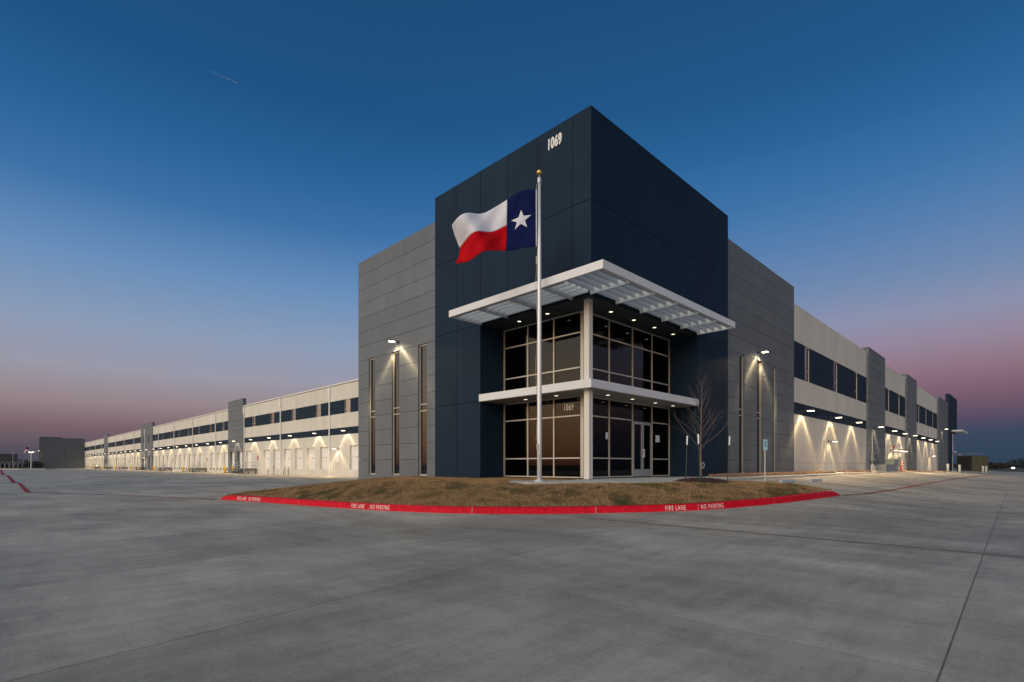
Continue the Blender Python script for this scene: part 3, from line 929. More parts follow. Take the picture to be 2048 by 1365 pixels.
# keep joints clear of openings
def clear(e):
    for y in list(slots.values()):
        if abs(e - y) < DOORW / 2 + 0.15: e = y + (DOORW / 2 + 0.2) * (1 if e > y else -1)
    for y in winc:
        if abs(e - y) < 1.05: e = y + 1.1 * (1 if e > y else -1)
    return e
edges = [e if (e in (Y0, Y1) or any(e in p for p in pil)) else clear(e) for e in edges]
def cut(a, b, holes):
    out = []; p = a
    for h0, h1 in sorted(holes):
        if h1 <= a or h0 >= b: continue
        out.append((p, max(p, h0))); p = h1
    out.append((p, b))
    return [(x, y) for x, y in out if y - x > 0.01]
TOP = 11.15
box('dock_wall_core', 'joint', B, WX + 0.45, WX + 0.6, Y0, Y1, -1.2, TOP - 0.05)
for i in range(len(edges) - 1):
    a, b = edges[i] + 0.008, edges[i + 1] - 0.008
    ip = any(p[0] - 0.1 <= edges[i] and edges[i + 1] <= p[1] + 0.1 for p in pil)
    dh = [(y - DOORW / 2, y + DOORW / 2) for y in slots.values()]
    wh = [(y - 0.88, y + 0.88) for y in winc]
    if ip:
        wide = b - a > 10
        fx = WX - 0.16
        w2 = [(a + 4.2, a + 5.4), (b - 4.6, b - 3.4)] if wide else []
        pw = MB()
        for z0, z1, holes in ((-1.2, 0.0, []), (0.0, DOORH, dh), (DOORH, 7.0, []), (7.0, 8.9, w2), (8.9, 12.6, [])):
            zz0 = z0
            while zz0 < z1 - 0.01:
                zz1 = min(z1, zz0 + 0.875)
                for p0, p1 in cut(a, b, holes): pw.box(fx, WX + 0.4, p0, p1, zz0 + (0.03 if zz0 > -1 else 0), zz1)
                zz0 = zz1
        po = pw.build('pilaster', 'gray', B)
        box('pilaster_core', 'joint', po, fx + 0.02, WX + 0.38, a + 0.02, b - 0.02, 3.2, 6.95)
        box('pilaster_core', 'joint', po, fx + 0.02, WX + 0.38, a + 0.02, b - 0.02, 8.95, 12.55)
        for w in w2: box('pilaster_window', 'glass_dark', po, fx + 0.2, fx + 0.25, w[0], w[1], 7.0, 8.9)
        continue
    m = MB()
    for z0, z1, holes in ((-1.2, 0.0, []), (0.0, DOORH, dh), (DOORH, 4.55, []), (5.45, 7.28, []), (9.05, TOP, [])):
        for p0, p1 in cut(a, b, holes): m.box(WX, WX + 0.42, p0, p1, z0, z1)
    m.build('wall_panel', 'white_wall', B)
    n_ = MB()
    n_.box(WX + 0.004, WX + 0.42, a, b, 4.55, 5.45)
    for p0, p1 in cut(a, b, wh): n_.box(WX + 0.004, WX + 0.42, p0, p1, 7.28, 9.05)
    n_.build('painted_band', 'navy_band', B)
# windows in the upper band
wm = None
for y in winc:
    o = empty('clerestory_window', (WX + 0.12, y, 7.28), B)
    if wm is None:
        f = MB(); f.box(0, 0.08, -0.88, -0.81, 0, 1.77); f.box(0, 0.08, 0.81, 0.88, 0, 1.77); f.box(0, 0.08, -0.809, 0.809, 0, 0.07); f.box(0, 0.08, -0.809, 0.809, 1.70, 1.77)
        f.box(0.003, 0.077, -0.809, 0.809, 0.52, 0.57)
        wm = (f.mesh('frame'), MB().box(0.035, 0.045, -0.83, 0.83, 0.05, 1.72).mesh('pane'))
        wm[0].materials.append(MATS['frame']); wm[1].materials.append(MATS['glass_coated'])
    mk('frame', wm[0], None, o); mk('pane', wm[1], None, o)
# dock doors
dm = MB()
for s in range(6):
    dm.box(0, 0.05, -DOORW / 2 - .02, DOORW / 2 + .02, s * DOORH / 6 + 0.008, (s + 1) * DOORH / 6 - 0.008)
dm.box(0.02, 0.04, -DOORW / 2, DOORW / 2, 0.0, DOORH - 0.001)
dmesh = dm.mesh('dock_door'); dmesh.materials.append(MATS['door_white'])
hm = MB().box(-0.012, 0.0, -0.16, 0.10, 1.55, 1.68).box(-0.012, 0.0, 0.85, 0.95, 1.56, 1.66).mesh('vision_slot'); hm.materials.append(MATS['black'])
bmsh = MB().box(-0.13, 0, -0.14, 0.14, -0.34, -0.02).mesh('dock_bumper'); bmsh.materials.append(MATS['black'])
jm = MB().box(0, 0.012, -DOORW / 2 - 0.0, DOORW / 2, 0, 0.02).mesh('threshold'); jm.materials.append(MATS['galv'])
for k, y in slots.items():
    fx = (WX - 0.16) if in_pil(y) else WX
    o = mk('dock_door', dmesh, None, B, (WX + 0.26, y, 0.0))
    mk('vision_slot', hm, None, o)
    if k >= 7:
        for s in (-1, 1):
            mk('dock_bumper', bmsh, None, B, (fx - 0.002, y + s * 1.02, 0.0))
# eave gutter, conductor heads and downspouts
g = MB(); g.box(WX - 0.10, WX + 0.4, 40.0, Y1, TOP, TOP + 0.14)
g.build('eave_gutter', 'gutter', B)
box('gutter_lip', 'gutter_dark', B, WX - 0.075, WX - 0.002, 40.0, Y1, TOP - 0.07, TOP - 0.003)
ds = [55.24 + 16.67 * i for i in range(15)]
dsm = MB(); dsm.box(-0.14, -0.04, -0.12, 0.12, -0.9, 9.7); dsm.box(-0.08, 0.0, -0.05, 0.05, 2.0, 2.05)
dsm = dsm.mesh('downspout'); dsm.materials.append(MATS['gutter'])
chm = MB().prism([(-0.17, 9.7), (0.17, 9.7), (0.22, 9.95), (0.22, 11.0), (-0.22, 11.0), (-0.22, 9.95)], 0, -0.22, -0.005).mesh('conductor_head'); chm.materials.append(MATS['gutter'])
for y in ds:
    if any(abs(y - e) < 1.0 for p in pil for e in p) or (in_pil(y) and y < 160): y2 = [e + (-0.35 if e == p[0] else 0.35) for p in pil for e in p if abs(y - e) < 5]; y = y2[0] if y2 else y
    x = WX - (0.16 if in_pil(y) else 0)
    o = mk('downspout', dsm, None, B, (x, y, 0)); mk('conductor_head', chm, None, o)
# wall lights along the docks
for i in range(31):
    y = 50.35 + 8.3 * i
    if y > Y1 - 3: break
    wall_light(WX - (0.16 if in_pil(y) else 0), y, 5.0, LEFT, (1.25, 1.05, 1.4, 1.2, 0.9)[(i * 7) % 5])
wall_light(WX, 52.8, 2.75, LEFT, 0.9)
box('control_panel', 'door_white', B, WX - 0.12, WX - 0.002, 52.4, 53.3, 0.9, 2.2)
wall_light(WX - .16, 170.4, 2.75, LEFT, 0.9)
# small red dock notices
for y in (81.9, 111.2, 140.2, 169.0, 198.8):
    if not in_pil(y): box('dock_notice', 'red_sign', B, WX - 0.02, WX - 0.003, y - 0.3, y + 0.3, 1.35, 2.2)
# roof behind the parapets
rf = MB(); rf.box(WX + 0.1, 114.0, 18.0, Y1, TOP - 0.3, TOP - 0.1); rf.build('roof', 'gray_dark', B)
# --- far end block that comes forward again
fb = MB(); fb.box(1.3, 16.1, 308.2, 330, -1.2, 13.1)
fbo = fb.build('far_wall', 'joint', B)
for k in range(16):
    z0 = -1.2 if k == 0 else (k - 1) * pitch + 0.01; z1 = k * pitch - 0.01 if k < 15 else 13.13
    if k == 0: z1 = -0.01
    for a, b in ((1.3, 9.3), (9.36, 16.28)):
        box('panel', 'gray_dark', fbo, a, b, 308.0, 308.19, z0, z1)
box('far_tower', 'navy', B, 1.9, 10, 330.1, 342, -1.2, 14.3)
box('far_canopy', 'white_metal', B, 0.0, 1.89, 331, 341, 7.1, 7.38)
wall_light(1.29, 318, 7.4, LEFT, 1.0, 'lens', 1.2)

# --- white side wall (right side)
WY = 0.06
pr_ = [(46.2, 54.4), (68.2, 76.3), (99.4, 113.6)]
def in_pr(x, m=0): return any(a - m < x < b + m for a, b in pr_)
XW0, XW1 = 23.95, 113.6
wxs = [(26.4, 27.85), (34.25, 35.75), (41.5, 42.95), (57.0, 58.45), (63.6, 65.05), (79.3, 80.75), (86.4, 87.85), (94.0, 95.45)]
xe = [XW0, 31.2, 38.6, 46.2, 54.4, 61.0, 68.2, 76.3, 83.6, 91.2, 99.4, 113.6]
for i in range(len(xe) - 1):
    a, b = xe[i] + 0.006, xe[i + 1] - 0.006
    if any(abs(p[0] - xe[i]) < .01 for p in pr_):
        po = box('pilaster', 'joint', B, a + 0.015, b - 0.015, WY - 0.17, WY + 0.33, -1.1, 12.40)
        zc = -1.2; kk = 0
        while zc < 12.4:
            zt = min(12.45, kk * pitch - 0.016 if kk else -0.016)
            box('panel', 'gray', po, a, b, WY - 0.19, WY + 0.35, zc, zt)
            zc = kk * pitch + 0.016; kk += 1
        continue
    wh = [w for w in wxs]
    dh = [(31.95, 33.05)] if a < 33 < b or a < 32 < b else []
    m = MB()
    m.box(a, b, WY, WY + 0.4, -1.2, 0.72)
    m.box(a, b, WY, WY + 0.4, 0.735, 4.18)
    m.box(a, b, WY, WY + 0.4, 5.03, 6.78)
    m.box(a, b, WY, WY + 0.4, 9.37, 11.93)
    m.build('wall_panel', 'white_wall_side', B)
    n_ = MB()
    n_.box(a, b, WY + 0.004, WY + 0.4, 4.18, 5.03)
    for p0, p1 in cut(a, b, wh): n_.box(p0, p1, WY + 0.004, WY + 0.4, 6.78, 9.37)
    n_.build('painted_band', 'navy_band', B)
box('side_wall_core', 'joint', B, XW0, XW1, WY + 0.42, WY + 0.6, -1.2, 11.9)
box('parapet_cap', 'gutter', B, XW0, XW1, WY - 0.01, WY + 0.45, 11.931, 11.97)
for a, b in wxs:
    o = empty('band_window', ((a + b) / 2, WY + 0.12, 6.78), B)
    w = (b - a) / 2
    f = MB(); f.box(-w, -w + .07, 0, .08, 0, 2.59); f.box(w - .07, w, 0, .08, 0, 2.59); f.box(-w + .071, w - .071, 0, .08, 0, .07); f.box(-w + .071, w - .071, 0, .08, 2.52, 2.59); f.box(-w + .071, w - .071, .003, .077, .80, .86)
    f.build('frame', 'frame', o); box('pane', 'glass_coated', o, -w + .03, w - .03, .035, .045, .05, 2.55)
for x in (25.55, 33.1, 40.1, 48.6, 57.2, 64.0, 70.2, 78.8, 86.2, 93.8):
    wall_light(x, WY - (0.19 if in_pr(x) else 0), 4.5, RIGHT, 1.45 if int(x) % 3 else 1.25)
wall_light(104.1, WY - .19, 7.0, RIGHT, 1.0)
# service doors with their own lights
def man_door(x, zb):
    d = MB().box(x - 0.46, x + 0.46, WY - 0.03, WY - 0.003, zb, zb + 2.15).build('service_door', 'door_white', B)
    f = MB(); f.box(x - 0.53, x - 0.465, WY - 0.05, WY - 0.002, zb, zb + 2.22); f.box(x + 0.465, x + 0.53, WY - 0.05, WY - 0.002, zb, zb + 2.22); f.box(x - 0.464, x + 0.464, WY - 0.05, WY - 0.002, zb + 2.155, zb + 2.22)
    f.build('door_frame', 'frame', d)
    MB().tube((x + 0.36, WY - 0.03, zb + 1.0), (x + 0.36, WY - 0.10, zb + 1.0), 0.02).tube((x + 0.38, WY - 0.09, zb + 1.0), (x + 0.26, WY - 0.09, zb + 1.0), 0.012).build('handle', 'galv', d)
man_door(32.5, -0.03)
man_door(61.9, -0.25)
man_door(90.4, -0.45)
wall_light(32.5, WY, 2.52, RIGHT, 0.8, 'lens', 0.8)
for x in (58.4, 61.9, 64.6): wall_light(x, WY, 2.3, RIGHT, 0.9, 'lens', 0.9)
wall_light(90.4, WY, 2.05, RIGHT, 0.8, 'lens', 0.9)
# --- far right entrance tower
ft = MB(); ft.box(114.2, 128.0, -0.25, 0.35, 7.15, 14.3); ft.box(114.2, 119.3, -0.25, 0.35, -1.2, 7.149)
fto = ft.build('far_entrance_tower', 'navy', B)
box('far_entrance_canopy', 'white_metal', B, 118.0, 129.9, -1.9, -0.26, 7.2, 7.48)
box('far_entrance_canopy', 'white_metal', B, 128.01, 129.9, -0.25, 8, 7.2, 7.48)
box('far_entrance_canopy', 'white_metal', B, 119.31, 128.0, -0.2, 1.4, 3.2, 3.5)
bevel(MB().box(127.2, 127.55, 0.35, 0.7, -1.2, 7.15).build('far_entrance_column', 'column_paint', B), 0.01)
box('far_entrance_glass', 'glass_dark', B, 119.31, 128.0, 1.5, 1.55, -1.0, 7.14)

# ------------------------------------------------------------------ flagpole and flag
PX_, PY_ = -2.25, 0.62
pole_z0 = -0.035
fp = empty('flagpole', (PX_, PY_, pole_z0))
tag(fp, 'tall brushed aluminium flagpole with gold ball on the concrete slab before the entrance', 'flagpole')
MB().lathe([(0.085, 0.0), (0.085, 1.5), (0.078, 5.0), (0.065, 8.5), (0.052, 10.72)], 24).build('shaft', 'pole', fp, smooth=True)
MB().lathe([(0.19, 0.0), (0.19, 0.015), (0.15, 0.05), (0.10, 0.075), (0.09, 0.09)], 28).build('base_collar', 'pole', fp, smooth=True)
MB().lathe([(0.075, 10.72), (0.08, 10.74), (0.08, 10.90), (0.06, 10.93), (0.02, 10.94), (0.018, 11.03)], 20).build('truck', 'galv', fp)
bl = MB().lathe([(0.012, 11.02)] + [(0.105 * math.sin(math.pi * i / 14), 11.12 - 0.105 * math.cos(math.pi * i / 14)) for i in range(1, 14)] + [(0.004, 11.225)], 24).build('gold_ball', 'gold', fp, smooth=True)
rp = MB()
rt = Vector((-1, 1, 0)).normalized()       # towards the fly
prev = rt * 0.10 + Vector((0, 0, 10.7))
for i in range(1, 30):
    z = 10.7 - i * 0.33
    if z < 1.3: break
    q = rt * (0.10 + 0.03 * math.sin(i * 0.7)) + Vector((0, 0, z)); rp.tube(prev, q, 0.007, seg=5, cap=False); prev = q
rp.tube(rt * 0.09 + Vector((0, 0, 8.10)), rt * 0.09 + Vector((0, 0, 7.82)), 0.035, seg=8)
rp.tube(rt * 0.09 + Vector((0, 0, 8.10)), rt * 0.04 + Vector((0.06, -0.08, 7.60)), 0.012, seg=6)
rp.build('halyard', 'rope', fp)
box('cleat', 'galv', fp, -0.12, -0.085, -0.03, 0.03, 1.15, 1.35)
# flag surface: u along the fly, v up the hoist
fl = empty('state_flag', (PX_, PY_, pole_z0)); tag(fl, 'waving flag with blue hoist, lone white star, white and red stripes', 'flag')
outw = Vector((-1, -1, 0)).normalized()    # towards the viewer side
FW, FH = 3.18, 2.10
def flag_pt(u, v, off=0.0):
    fly = rt; u_ = u; u = max(u, 0.0)
    s = 0.13 + FW * (0.985 * u_ - 0.04 * u * u + 0.06 * (1 - v) * u * (1 - u))
    ztop = 10.50 - 0.55 * u - 0.80 * u ** 1.5
    zbot = 8.42 - 0.02 * u - 0.58 * u ** 2.0
    ztop += 0.03 * math.sin(7 * u + 0.4)
    zbot += 0.09 * math.sin(8.5 * u - 0.6) * u; ztop += 0.06 * math.sin(8.0 * u + 1.0) * u
    z = zbot + (ztop - zbot) * v
    # folds running down from the upper hoist
    ph = 6.5 * u + 1.6 * (1 - v)
    w = (0.08 + 0.27 * u) * math.sin(ph * 1.45) + 0.07 * math.sin(14 * u - 5 * v) * min(1, u * 3)
    w += 0.03 * math.sin(22 * u + 9 * v) * min(1, u * 5) * (1 - 0.5 * u)
    s -= (0.20 * (1 - abs(2 * v - 0.9) ** 1.3) * max(0, 1 - abs(v - .45)) + 0.10 * (1 - v)) * u ** 3
    p = fly * s + outw * (w + off) + Vector((0, 0, z))
    return p
def flag_part(name, u0, u1, v0, v1, mat, nu, nv):
    vs = []; fs = []
    for a in range(nu + 1):
        for b in range(nv + 1):
            vs.append(tuple(flag_pt(u0 + (u1 - u0) * a / nu, v0 + (v1 - v0) * b / nv)))
    for a in range(nu):
        for b in range(nv):
            p = a * (nv + 1) + b; fs.append((p, p + 1, p + nv + 2, p + nv + 1))
    m = bpy.data.meshes.new(name); m.from_pydata(vs, [], fs); m.update()
    o = mk(name, m, mat, fl, smooth=True)
    sd_ = o.modifiers.new('cloth_thickness', 'SOLIDIFY'); sd_.thickness = 0.004
    return o
flag_part('blue_field', 0.0, 1 / 3, 0, 1, 'flag_blue', 24, 30)
flag_part('white_stripe', 1 / 3, 1, 0.5, 1, 'flag_white', 44, 18)
flag_part('red_stripe', 1 / 3, 1, 0, 0.5, 'flag_red', 44, 18)
flag_part('hoist_binding', -0.012, 0.0, 0, 1, 'flag_white', 1, 10)
star = []
for i in range(10):
    r_ = 0.375 if i % 2 == 0 else 0.375 * 0.40
    a_ = math.pi / 2 + i * math.pi / 5
    star.append((0.168 + r_ * math.cos(a_) / FW * 1.02, 0.49 + r_ * math.sin(a_) / FH))
for sgn in (1, -1):
    bm = bmesh.new()
    c = bm.verts.new((0.168, 0.49, 0)); vs = [bm.verts.new((x, y, 0)) for x, y in star]
    for i in range(10): bm.faces.new((c, vs[i], vs[(i + 1) % 10]))
    bmesh.ops.subdivide_edges(bm, edges=bm.edges[:], cuts=3, use_grid_fill=True)
    for v_ in bm.verts:
        v_.co = flag_pt(v_.co.x, v_.co.y, 0.012 * sgn)
    m = bpy.data.meshes.new('star'); bm.to_mesh(m); bm.free()
    mk('star', m, 'flag_white', fl, smooth=True)

# ------------------------------------------------------------------ young tree, mulch, stakes
TX, TY = 2.37, -3.25
tz = gz(TX, TY)
tree = empty('young_tree', (TX, TY, tz)); tag(tree, 'bare young tree staked in a mulch ring beside the entrance', 'tree')
tr = MB(); tw_ = MB()
rnd = random.Random(11)
tp = [Vector((0, 0, -0.05))]; trd = [0.040]
for i in range(1, 15):
    t = i / 14
    tp.append(Vector((0.03 * math.sin(3 * t) + rnd.uniform(-.012, .012), 0.02 * math.sin(5 * t) + rnd.uniform(-.012, .012), 3.8 * t)))
    trd.append(0.038 * (1 - t) ** 0.85 + 0.004)
for i in range(14): tr.tube(tp[i], tp[i + 1], trd[i], trd[i + 1], 8, cap=(i == 13))
def twig(p, d, length, r, depth):
    n = 5; q = p
    for i in range(n):
        d = (d + Vector((rnd.uniform(-.12, .12), rnd.uniform(-.12, .12), rnd.uniform(-.02, .14)))).normalized()
        q2 = q + d * (length / n)
        r0 = r * (1 - i / n * 0.75); r1 = r * (1 - (i + 1) / n * 0.75)
        tw_.tube(q, q2, r0, r1, 5, cap=False)
        if depth > 0 and i >= 1 and rnd.random() < 0.75:
            ax = Vector((rnd.uniform(-1, 1), rnd.uniform(-1, 1), rnd.uniform(-.2, .7)))
            twig(q2, (d * 0.8 + ax.normalized() * 0.65).normalized(), length * rnd.uniform(0.32, 0.55), r1 * 0.62, depth - 1)
        q = q2
for i in range(32):
    t = 0.30 + 0.65 * i / 31
    f = t * 14; a = int(f); p = tp[a].lerp(tp[min(14, a + 1)], f - a)
    az = i * 2.399 + rnd.uniform(-.4, .4)
    ln = (1.65 - 1.25 * (t - 0.30) / 0.65) * rnd.uniform(0.7, 1.2)
    up = 0.45 + 0.9 * t + rnd.uniform(-.1, .2)
    twig(p, Vector((math.cos(az), math.sin(az), up)).normalized(), ln, 0.0105 * (1.1 - 0.5 * t), 2)
tr.build('trunk', 'bark', tree, smooth=True); tw_.build('branches', 'twig', tree)
MB().tube((0.0, 0.0, 1.42), (0.0, 0.0, 1.48), 0.055, seg=10).build('tie_collar', 'black', tree)
tg = MB()
for i in range(14):
    a = 2 * math.pi * i / 14; b_ = 2 * math.pi * (i + 1) / 14
    c_ = Vector((0.055, -0.045, 0.62))
    tg.tube(c_ + Vector((0.05 * math.cos(a), -0.03 * math.cos(a), 0.11 * math.sin(a))), c_ + Vector((0.05 * math.cos(b_), -0.03 * math.cos(b_), 0.11 * math.sin(b_))), 0.006, seg=5)
tg.build('nursery_tag', 'stake_white', tree)
# mulch ring
mv = []; mf = []
nr, ns = 9, 40
for a in range(nr + 1):
    for b in range(ns):
        th = 2 * math.pi * b / ns
        rr = (1.0 + 0.08 * math.sin(3 * th) + 0.05 * math.sin(7 * th + 1)) * a / nr
        x, y = TX + rr * math.cos(th), TY - 0.02 + rr * math.sin(th)
        h = 0.13 * (1 - (a / nr) ** 2.2) + rnd.uniform(-.014, .014) - (0.02 if a == nr else 0)
        mv.append((x, y, gz(x, y) + h + 0.01))
for a in range(nr):
    for b in range(ns):
        c = (b + 1) % ns; mf.append((a * ns + b, (a + 1) * ns + b, (a + 1) * ns + c, a * ns + c))
m = bpy.data.meshes.new('mulch_ring'); m.from_pydata(mv, [], mf); m.update()
mo = mk('mulch_ring', m, 'mulch'); tag(mo, 'dark brown ring of bark mulch around the young tree', 'mulch', kind='stuff')
cm = MB()
for i in range(900):
    th = rnd.uniform(0, 6.283); rr = 1.05 * math.sqrt(rnd.random())
    x, y = TX + rr * math.cos(th), TY + rr * math.sin(th)
    z = gz(x, y) + 0.13 * (1 - rr ** 2.2 if rr < 1 else 0) + 0.02
    a = Vector((rnd.uniform(-1, 1), rnd.uniform(-1, 1), rnd.uniform(-.3, .5))).normalized() * rnd.uniform(0.02, 0.05)
    cm.tube((x - a.x, y - a.y, z - a.z), (x + a.x, y + a.y, z + a.z), rnd.uniform(0.005, 0.011), seg=4)
cmo = cm.build('bark_chips', 'mulch', mo); cmo['kind'] = 'stuff'
def stake(x, y, lx, ly, label, top=1.78):
    z = gz(x, y)
    s = empty('tree_stake', (x, y, z)); tag(s, label, 'stake', 'stakes around the young tree')
    p0 = Vector((0, 0, -0.15)); p1 = Vector((lx, ly, top)); d = (p1 - p0)
    st = MB(); st.tube(p0, p0 + d * 0.83, 0.018, seg=6); st.tube(p0 + Vector((0.018, 0.012, 0)), p0 + d * 0.83 + Vector((0.018, 0.012, 0)), 0.008, seg=4)
    st.build('post', 'stake', s)
    MB().tube(p0 + d * 0.82, p1, 0.028, seg=8).build('white_tip', 'stake_white', s)
    MB().tube(p0 + d * 0.775, p0 + d * 0.79, 0.032, seg=8).build('tie_band', 'black', s)
stake(1.32, -3.72, -0.10, 0.03, 'dark tree stake with white tip nearest the entrance doors, left of the trunk', 1.72)
stake(2.10, -2.78, 0.10, -0.02, 'green tree stake with white tip standing just behind the trunk', 1.72)
stake(3.50, -3.75, 0.11, -0.05, 'dark tree stake with white tip right of the trunk, before the gray wall', 1.72)

# ------------------------------------------------------------------ parking sign, wheel stops, rock bed
sx, sy = 8.4, -3.4
sz = zlot(sx, sy)
sg = empty('parking_sign', (sx, sy, sz)); tag(sg, 'accessible parking sign on a pale post by the sidewalk', 'sign')
MB().tube((0, 0, -0.1), (0, 0, 1.96), 0.024, seg=10).build('post', 'bollard_white', sg)
pl = MB().box(-0.105, 0.105, -0.035, -0.029, 1.46, 1.94).build('sign_plate', 'sign_blue', sg, rotz=R(-35))
sy_ = MB(); sy_.tube((0, -0.037, 1.82), (0, -0.041, 1.82), 0.035, seg=12); sy_.box(-0.02, 0.02, -0.041, -0.037, 1.66, 1.78); sy_.box(-0.02, 0.06, -0.041, -0.037, 1.62, 1.655)
sy_.lathe
sy_.build('symbol', 'sign_dark', sg, rotz=R(-35))
def wheel_stop(x, y, label):
    z = zlot(x, y)
    o = MB().prism([(-0.08, 0), (0.08, 0), (0.055, 0.12), (-0.055, 0.12)], 0, -0.9, 0.9).build('wheel_stop', 'wheel_stop', None, (x, y, z))
    bevel(o, 0.012); tag(o, label, 'wheel stop', 'concrete wheel stops by the sidewalk')
wheel_stop(10.4, -3.7, 'pale concrete wheel stop nearest the parking sign')
wheel_stop(14.2, -3.9, 'pale concrete wheel stop farther along, beyond the one near the sign')
rk = MB()
rr_ = random.Random(5)
def rocks(x0, x1, y0, y1, n, zf):
    for i in range(n):
        x = rr_.uniform(x0, x1); y = rr_.uniform(y0, y1); s = rr_.uniform(0.045, 0.10)
        k = len(rk.v); z = zf(x) + rr_.uniform(0.0, 0.09)
        for dx, dy, dz in ((1, 0, 0), (0, 1, 0), (-1, 0, 0), (0, -1, 0), (0, 0, .8), (0, 0, -.8)):
            rk.v.append((x + dx * s * rr_.uniform(.7, 1.3), y + dy * s * rr_.uniform(.7, 1.3), z + dz * s * rr_.uniform(.7, 1.2)))
        for a, b, c in ((0, 1, 4), (1, 2, 4), (2, 3, 4), (3, 0, 4), (1, 0, 5), (2, 1, 5), (3, 2, 5), (0, 3, 5)): rk.f.append((k + a, k + b, k + c))
zf1 = lambda x: -0.03 - 0.55 * sstep(28, 112, x)
rocks(9.95, 30.5, -0.93, -0.05, 5200, zf1); rocks(35.0, 58, -0.9, -0.05, 3600, zf1); rocks(58, 113, -0.9, -0.2, 3200, zf1)
ro = rk.build('rock_bed', 'rock'); tag(ro, 'bed of tan river stones along the foot of the side wall', 'gravel', kind='stuff')
# concrete landing at the service door and strip in front of the rock bed
strip = empty('side_walk'); tag(strip, kind='structure')
for a in range(22):
    x0 = 23.92 + a * 4.0
    z = -0.05 - 0.55 * sstep(28, 112, x0 + 2)
    MB().box(x0, x0 + 3.985, -2.0, -0.95, z - 0.6, z).build('paving_slab', 'sidewalk', strip)
MB().box(31.0, 34.6, -0.945, 0.05, -0.6, -0.035).build('paving_slab', 'sidewalk', strip)

# ------------------------------------------------------------------ painted lines on the lot
def stripe(name, pts, w, mat, label, lift=0.006):
    vs = []; fs = []
    P = [Vector((p[0], p[1], 0)) for p in pts]
    Q = []
    for i in range(len(P) - 1):
        n = max(1, int((P[i + 1] - P[i]).length / 1.0))
        Q += [P[i].lerp(P[i + 1], t / n) for t in range(n)]
    Q.append(P[-1])
    for i, p in enumerate(Q):
        d = (Q[min(i + 1, len(Q) - 1)] - Q[max(0, i - 1)]).normalized(); nn = Vector((-d.y, d.x, 0)) * w / 2
        for s in (-1, 1):
            q = p + nn * s; vs.append((q.x, q.y, zlot(q.x, q.y) + lift))
    for i in range(len(Q) - 1): fs.append((2 * i, 2 * i + 1, 2 * i + 3, 2 * i + 2))
    m = bpy.data.meshes.new(name); m.from_pydata(vs, [], fs); m.update()
    if sum(p.normal.z for p in m.polygons) < 0: m.flip_normals()
    return mk(name, m, mat)
for pts, w in (([(-9.5, 12.4), (-11.6, 18.9), (-14.7, 26.2)], 0.15), ([(-14.76, 26.2), (-14.5, 45.8)], 0.20), ([(-14.5, 45.8), (-14.95, 47.7)], 0.14),
               ([(-14.75, 47.7), (-14.3, 92.0)], 0.28), ([(-14.2, 92.0), (-14.9, 97.0)], 0.16), ([(-14.7, 97.0), (-13.2, 236.0)], 0.36),
               ([(6.35, -6.9), (8.5, -7.15), (14, -7.25), (30, -7.15), (50, -7.0), (95, -6.5)], 0.13)):
    tag(stripe('painted_line', pts, w, 'red_line', '', 0.008), kind='structure')
for i in range(1):
    o = stripe('painted_line', [(13.2 + i * 1.5, -6.3), (17.6 + i * 1.5, -6.75)], 0.10, 'blue_line', '', 0.008); tag(o, kind='structure')

# ------------------------------------------------------------------ dock stairs and bollards
def dock_stair(y0, label, rail=True):
    """landing against the dock wall, stair running towards +y"""
    x0, x1 = WX - 1.55, WX - 0.01
    s = empty('dock_stair', (0, 0, 0)); s.location = (x0, y0, -0.9); tag(s, label, 'stairs', 'steel stairs up to the dock wall')
    L = 5.2
    w = x1 - x0
    MB().box(0, w, 0, L, 0.80, 0.90).build('landing', 'steel', s)
    for lb in ((0.05, 0.25, 0.05, 0.25), (w - .3, w - .1, 0.05, .25), (0.05, 0.17, L - 0.2, L - 0.05)): MB().box(*lb, 0, 0.795).build('leg', 'steel', s)
    run = 6.0
    for x in (0.0, w - 0.06):
        MB().prism([(L, 0.90), (L, 0.62), (L + run, -0.0), (L + run, 0.14)], 0, x, x + 0.05).build('stringer', 'steel', s)
    for i in range(6):
        y = L + run * (i + 0.5) / 6.5; z = 0.86 - 0.84 * (i + 0.6) / 6.5
        MB().box(0.055, w - 0.065, y - 0.25, y + 0.25, z - 0.04, z).build('tread', 'steel', s)
    rl = MB()
    for x in (0.03,):
        for zz in (0.5, 1.05):
            rl.tube((x, 0.03, 0.9 + zz), (x, L, 0.9 + zz), 0.032, seg=6); rl.tube((x, L, 0.9 + zz), (x, L + run, 0.1 + zz), 0.022, seg=6)
        for i in range(5): rl.tube((x, 0.03 + (L - .03) * i / 4, 0.9), (x, 0.03 + (L - .03) * i / 4, 1.95), 0.032, seg=6)
        for i in range(1, 4): rl.tube((x, L + run * i / 3, 0.9 - 0.8 * i / 3), (x, L + run * i / 3, 1.95 - 0.8 * i / 3), 0.022, seg=6)
    for zz in (0.5, 1.05): rl.tube((0.03, 0.03, 0.9 + zz), (w, 0.03, 0.9 + zz), 0.032, seg=6)
    for i in range(5):
        rl.tube((w - 0.05, L + run * i / 4, 0.9 - 0.8 * i / 4), (w - 0.05, L + run * i / 4, 1.95 - 0.8 * i / 4), 0.022, seg=6)
    rl.tube((w - 0.05, L, 1.95), (w - 0.05, L + run, 1.15), 0.022, seg=6)
    rl.build('railing', 'galv', s)
words = ['nearest the camera, by the first gray pilaster', 'second from the camera, past the first gray pilaster', 'third from the camera', 'fourth from the camera, before the wide pilaster with windows', 'fifth from the camera', 'sixth from the camera, far along the docks', 'farthest, near the dark end block']
stair_y = [82.2, 111.4, 140.6, 171.5, 199.5, 228.5, 258.0]
for y, w in zip(stair_y, words): dock_stair(y, 'steel dock stair with railing, ' + w)
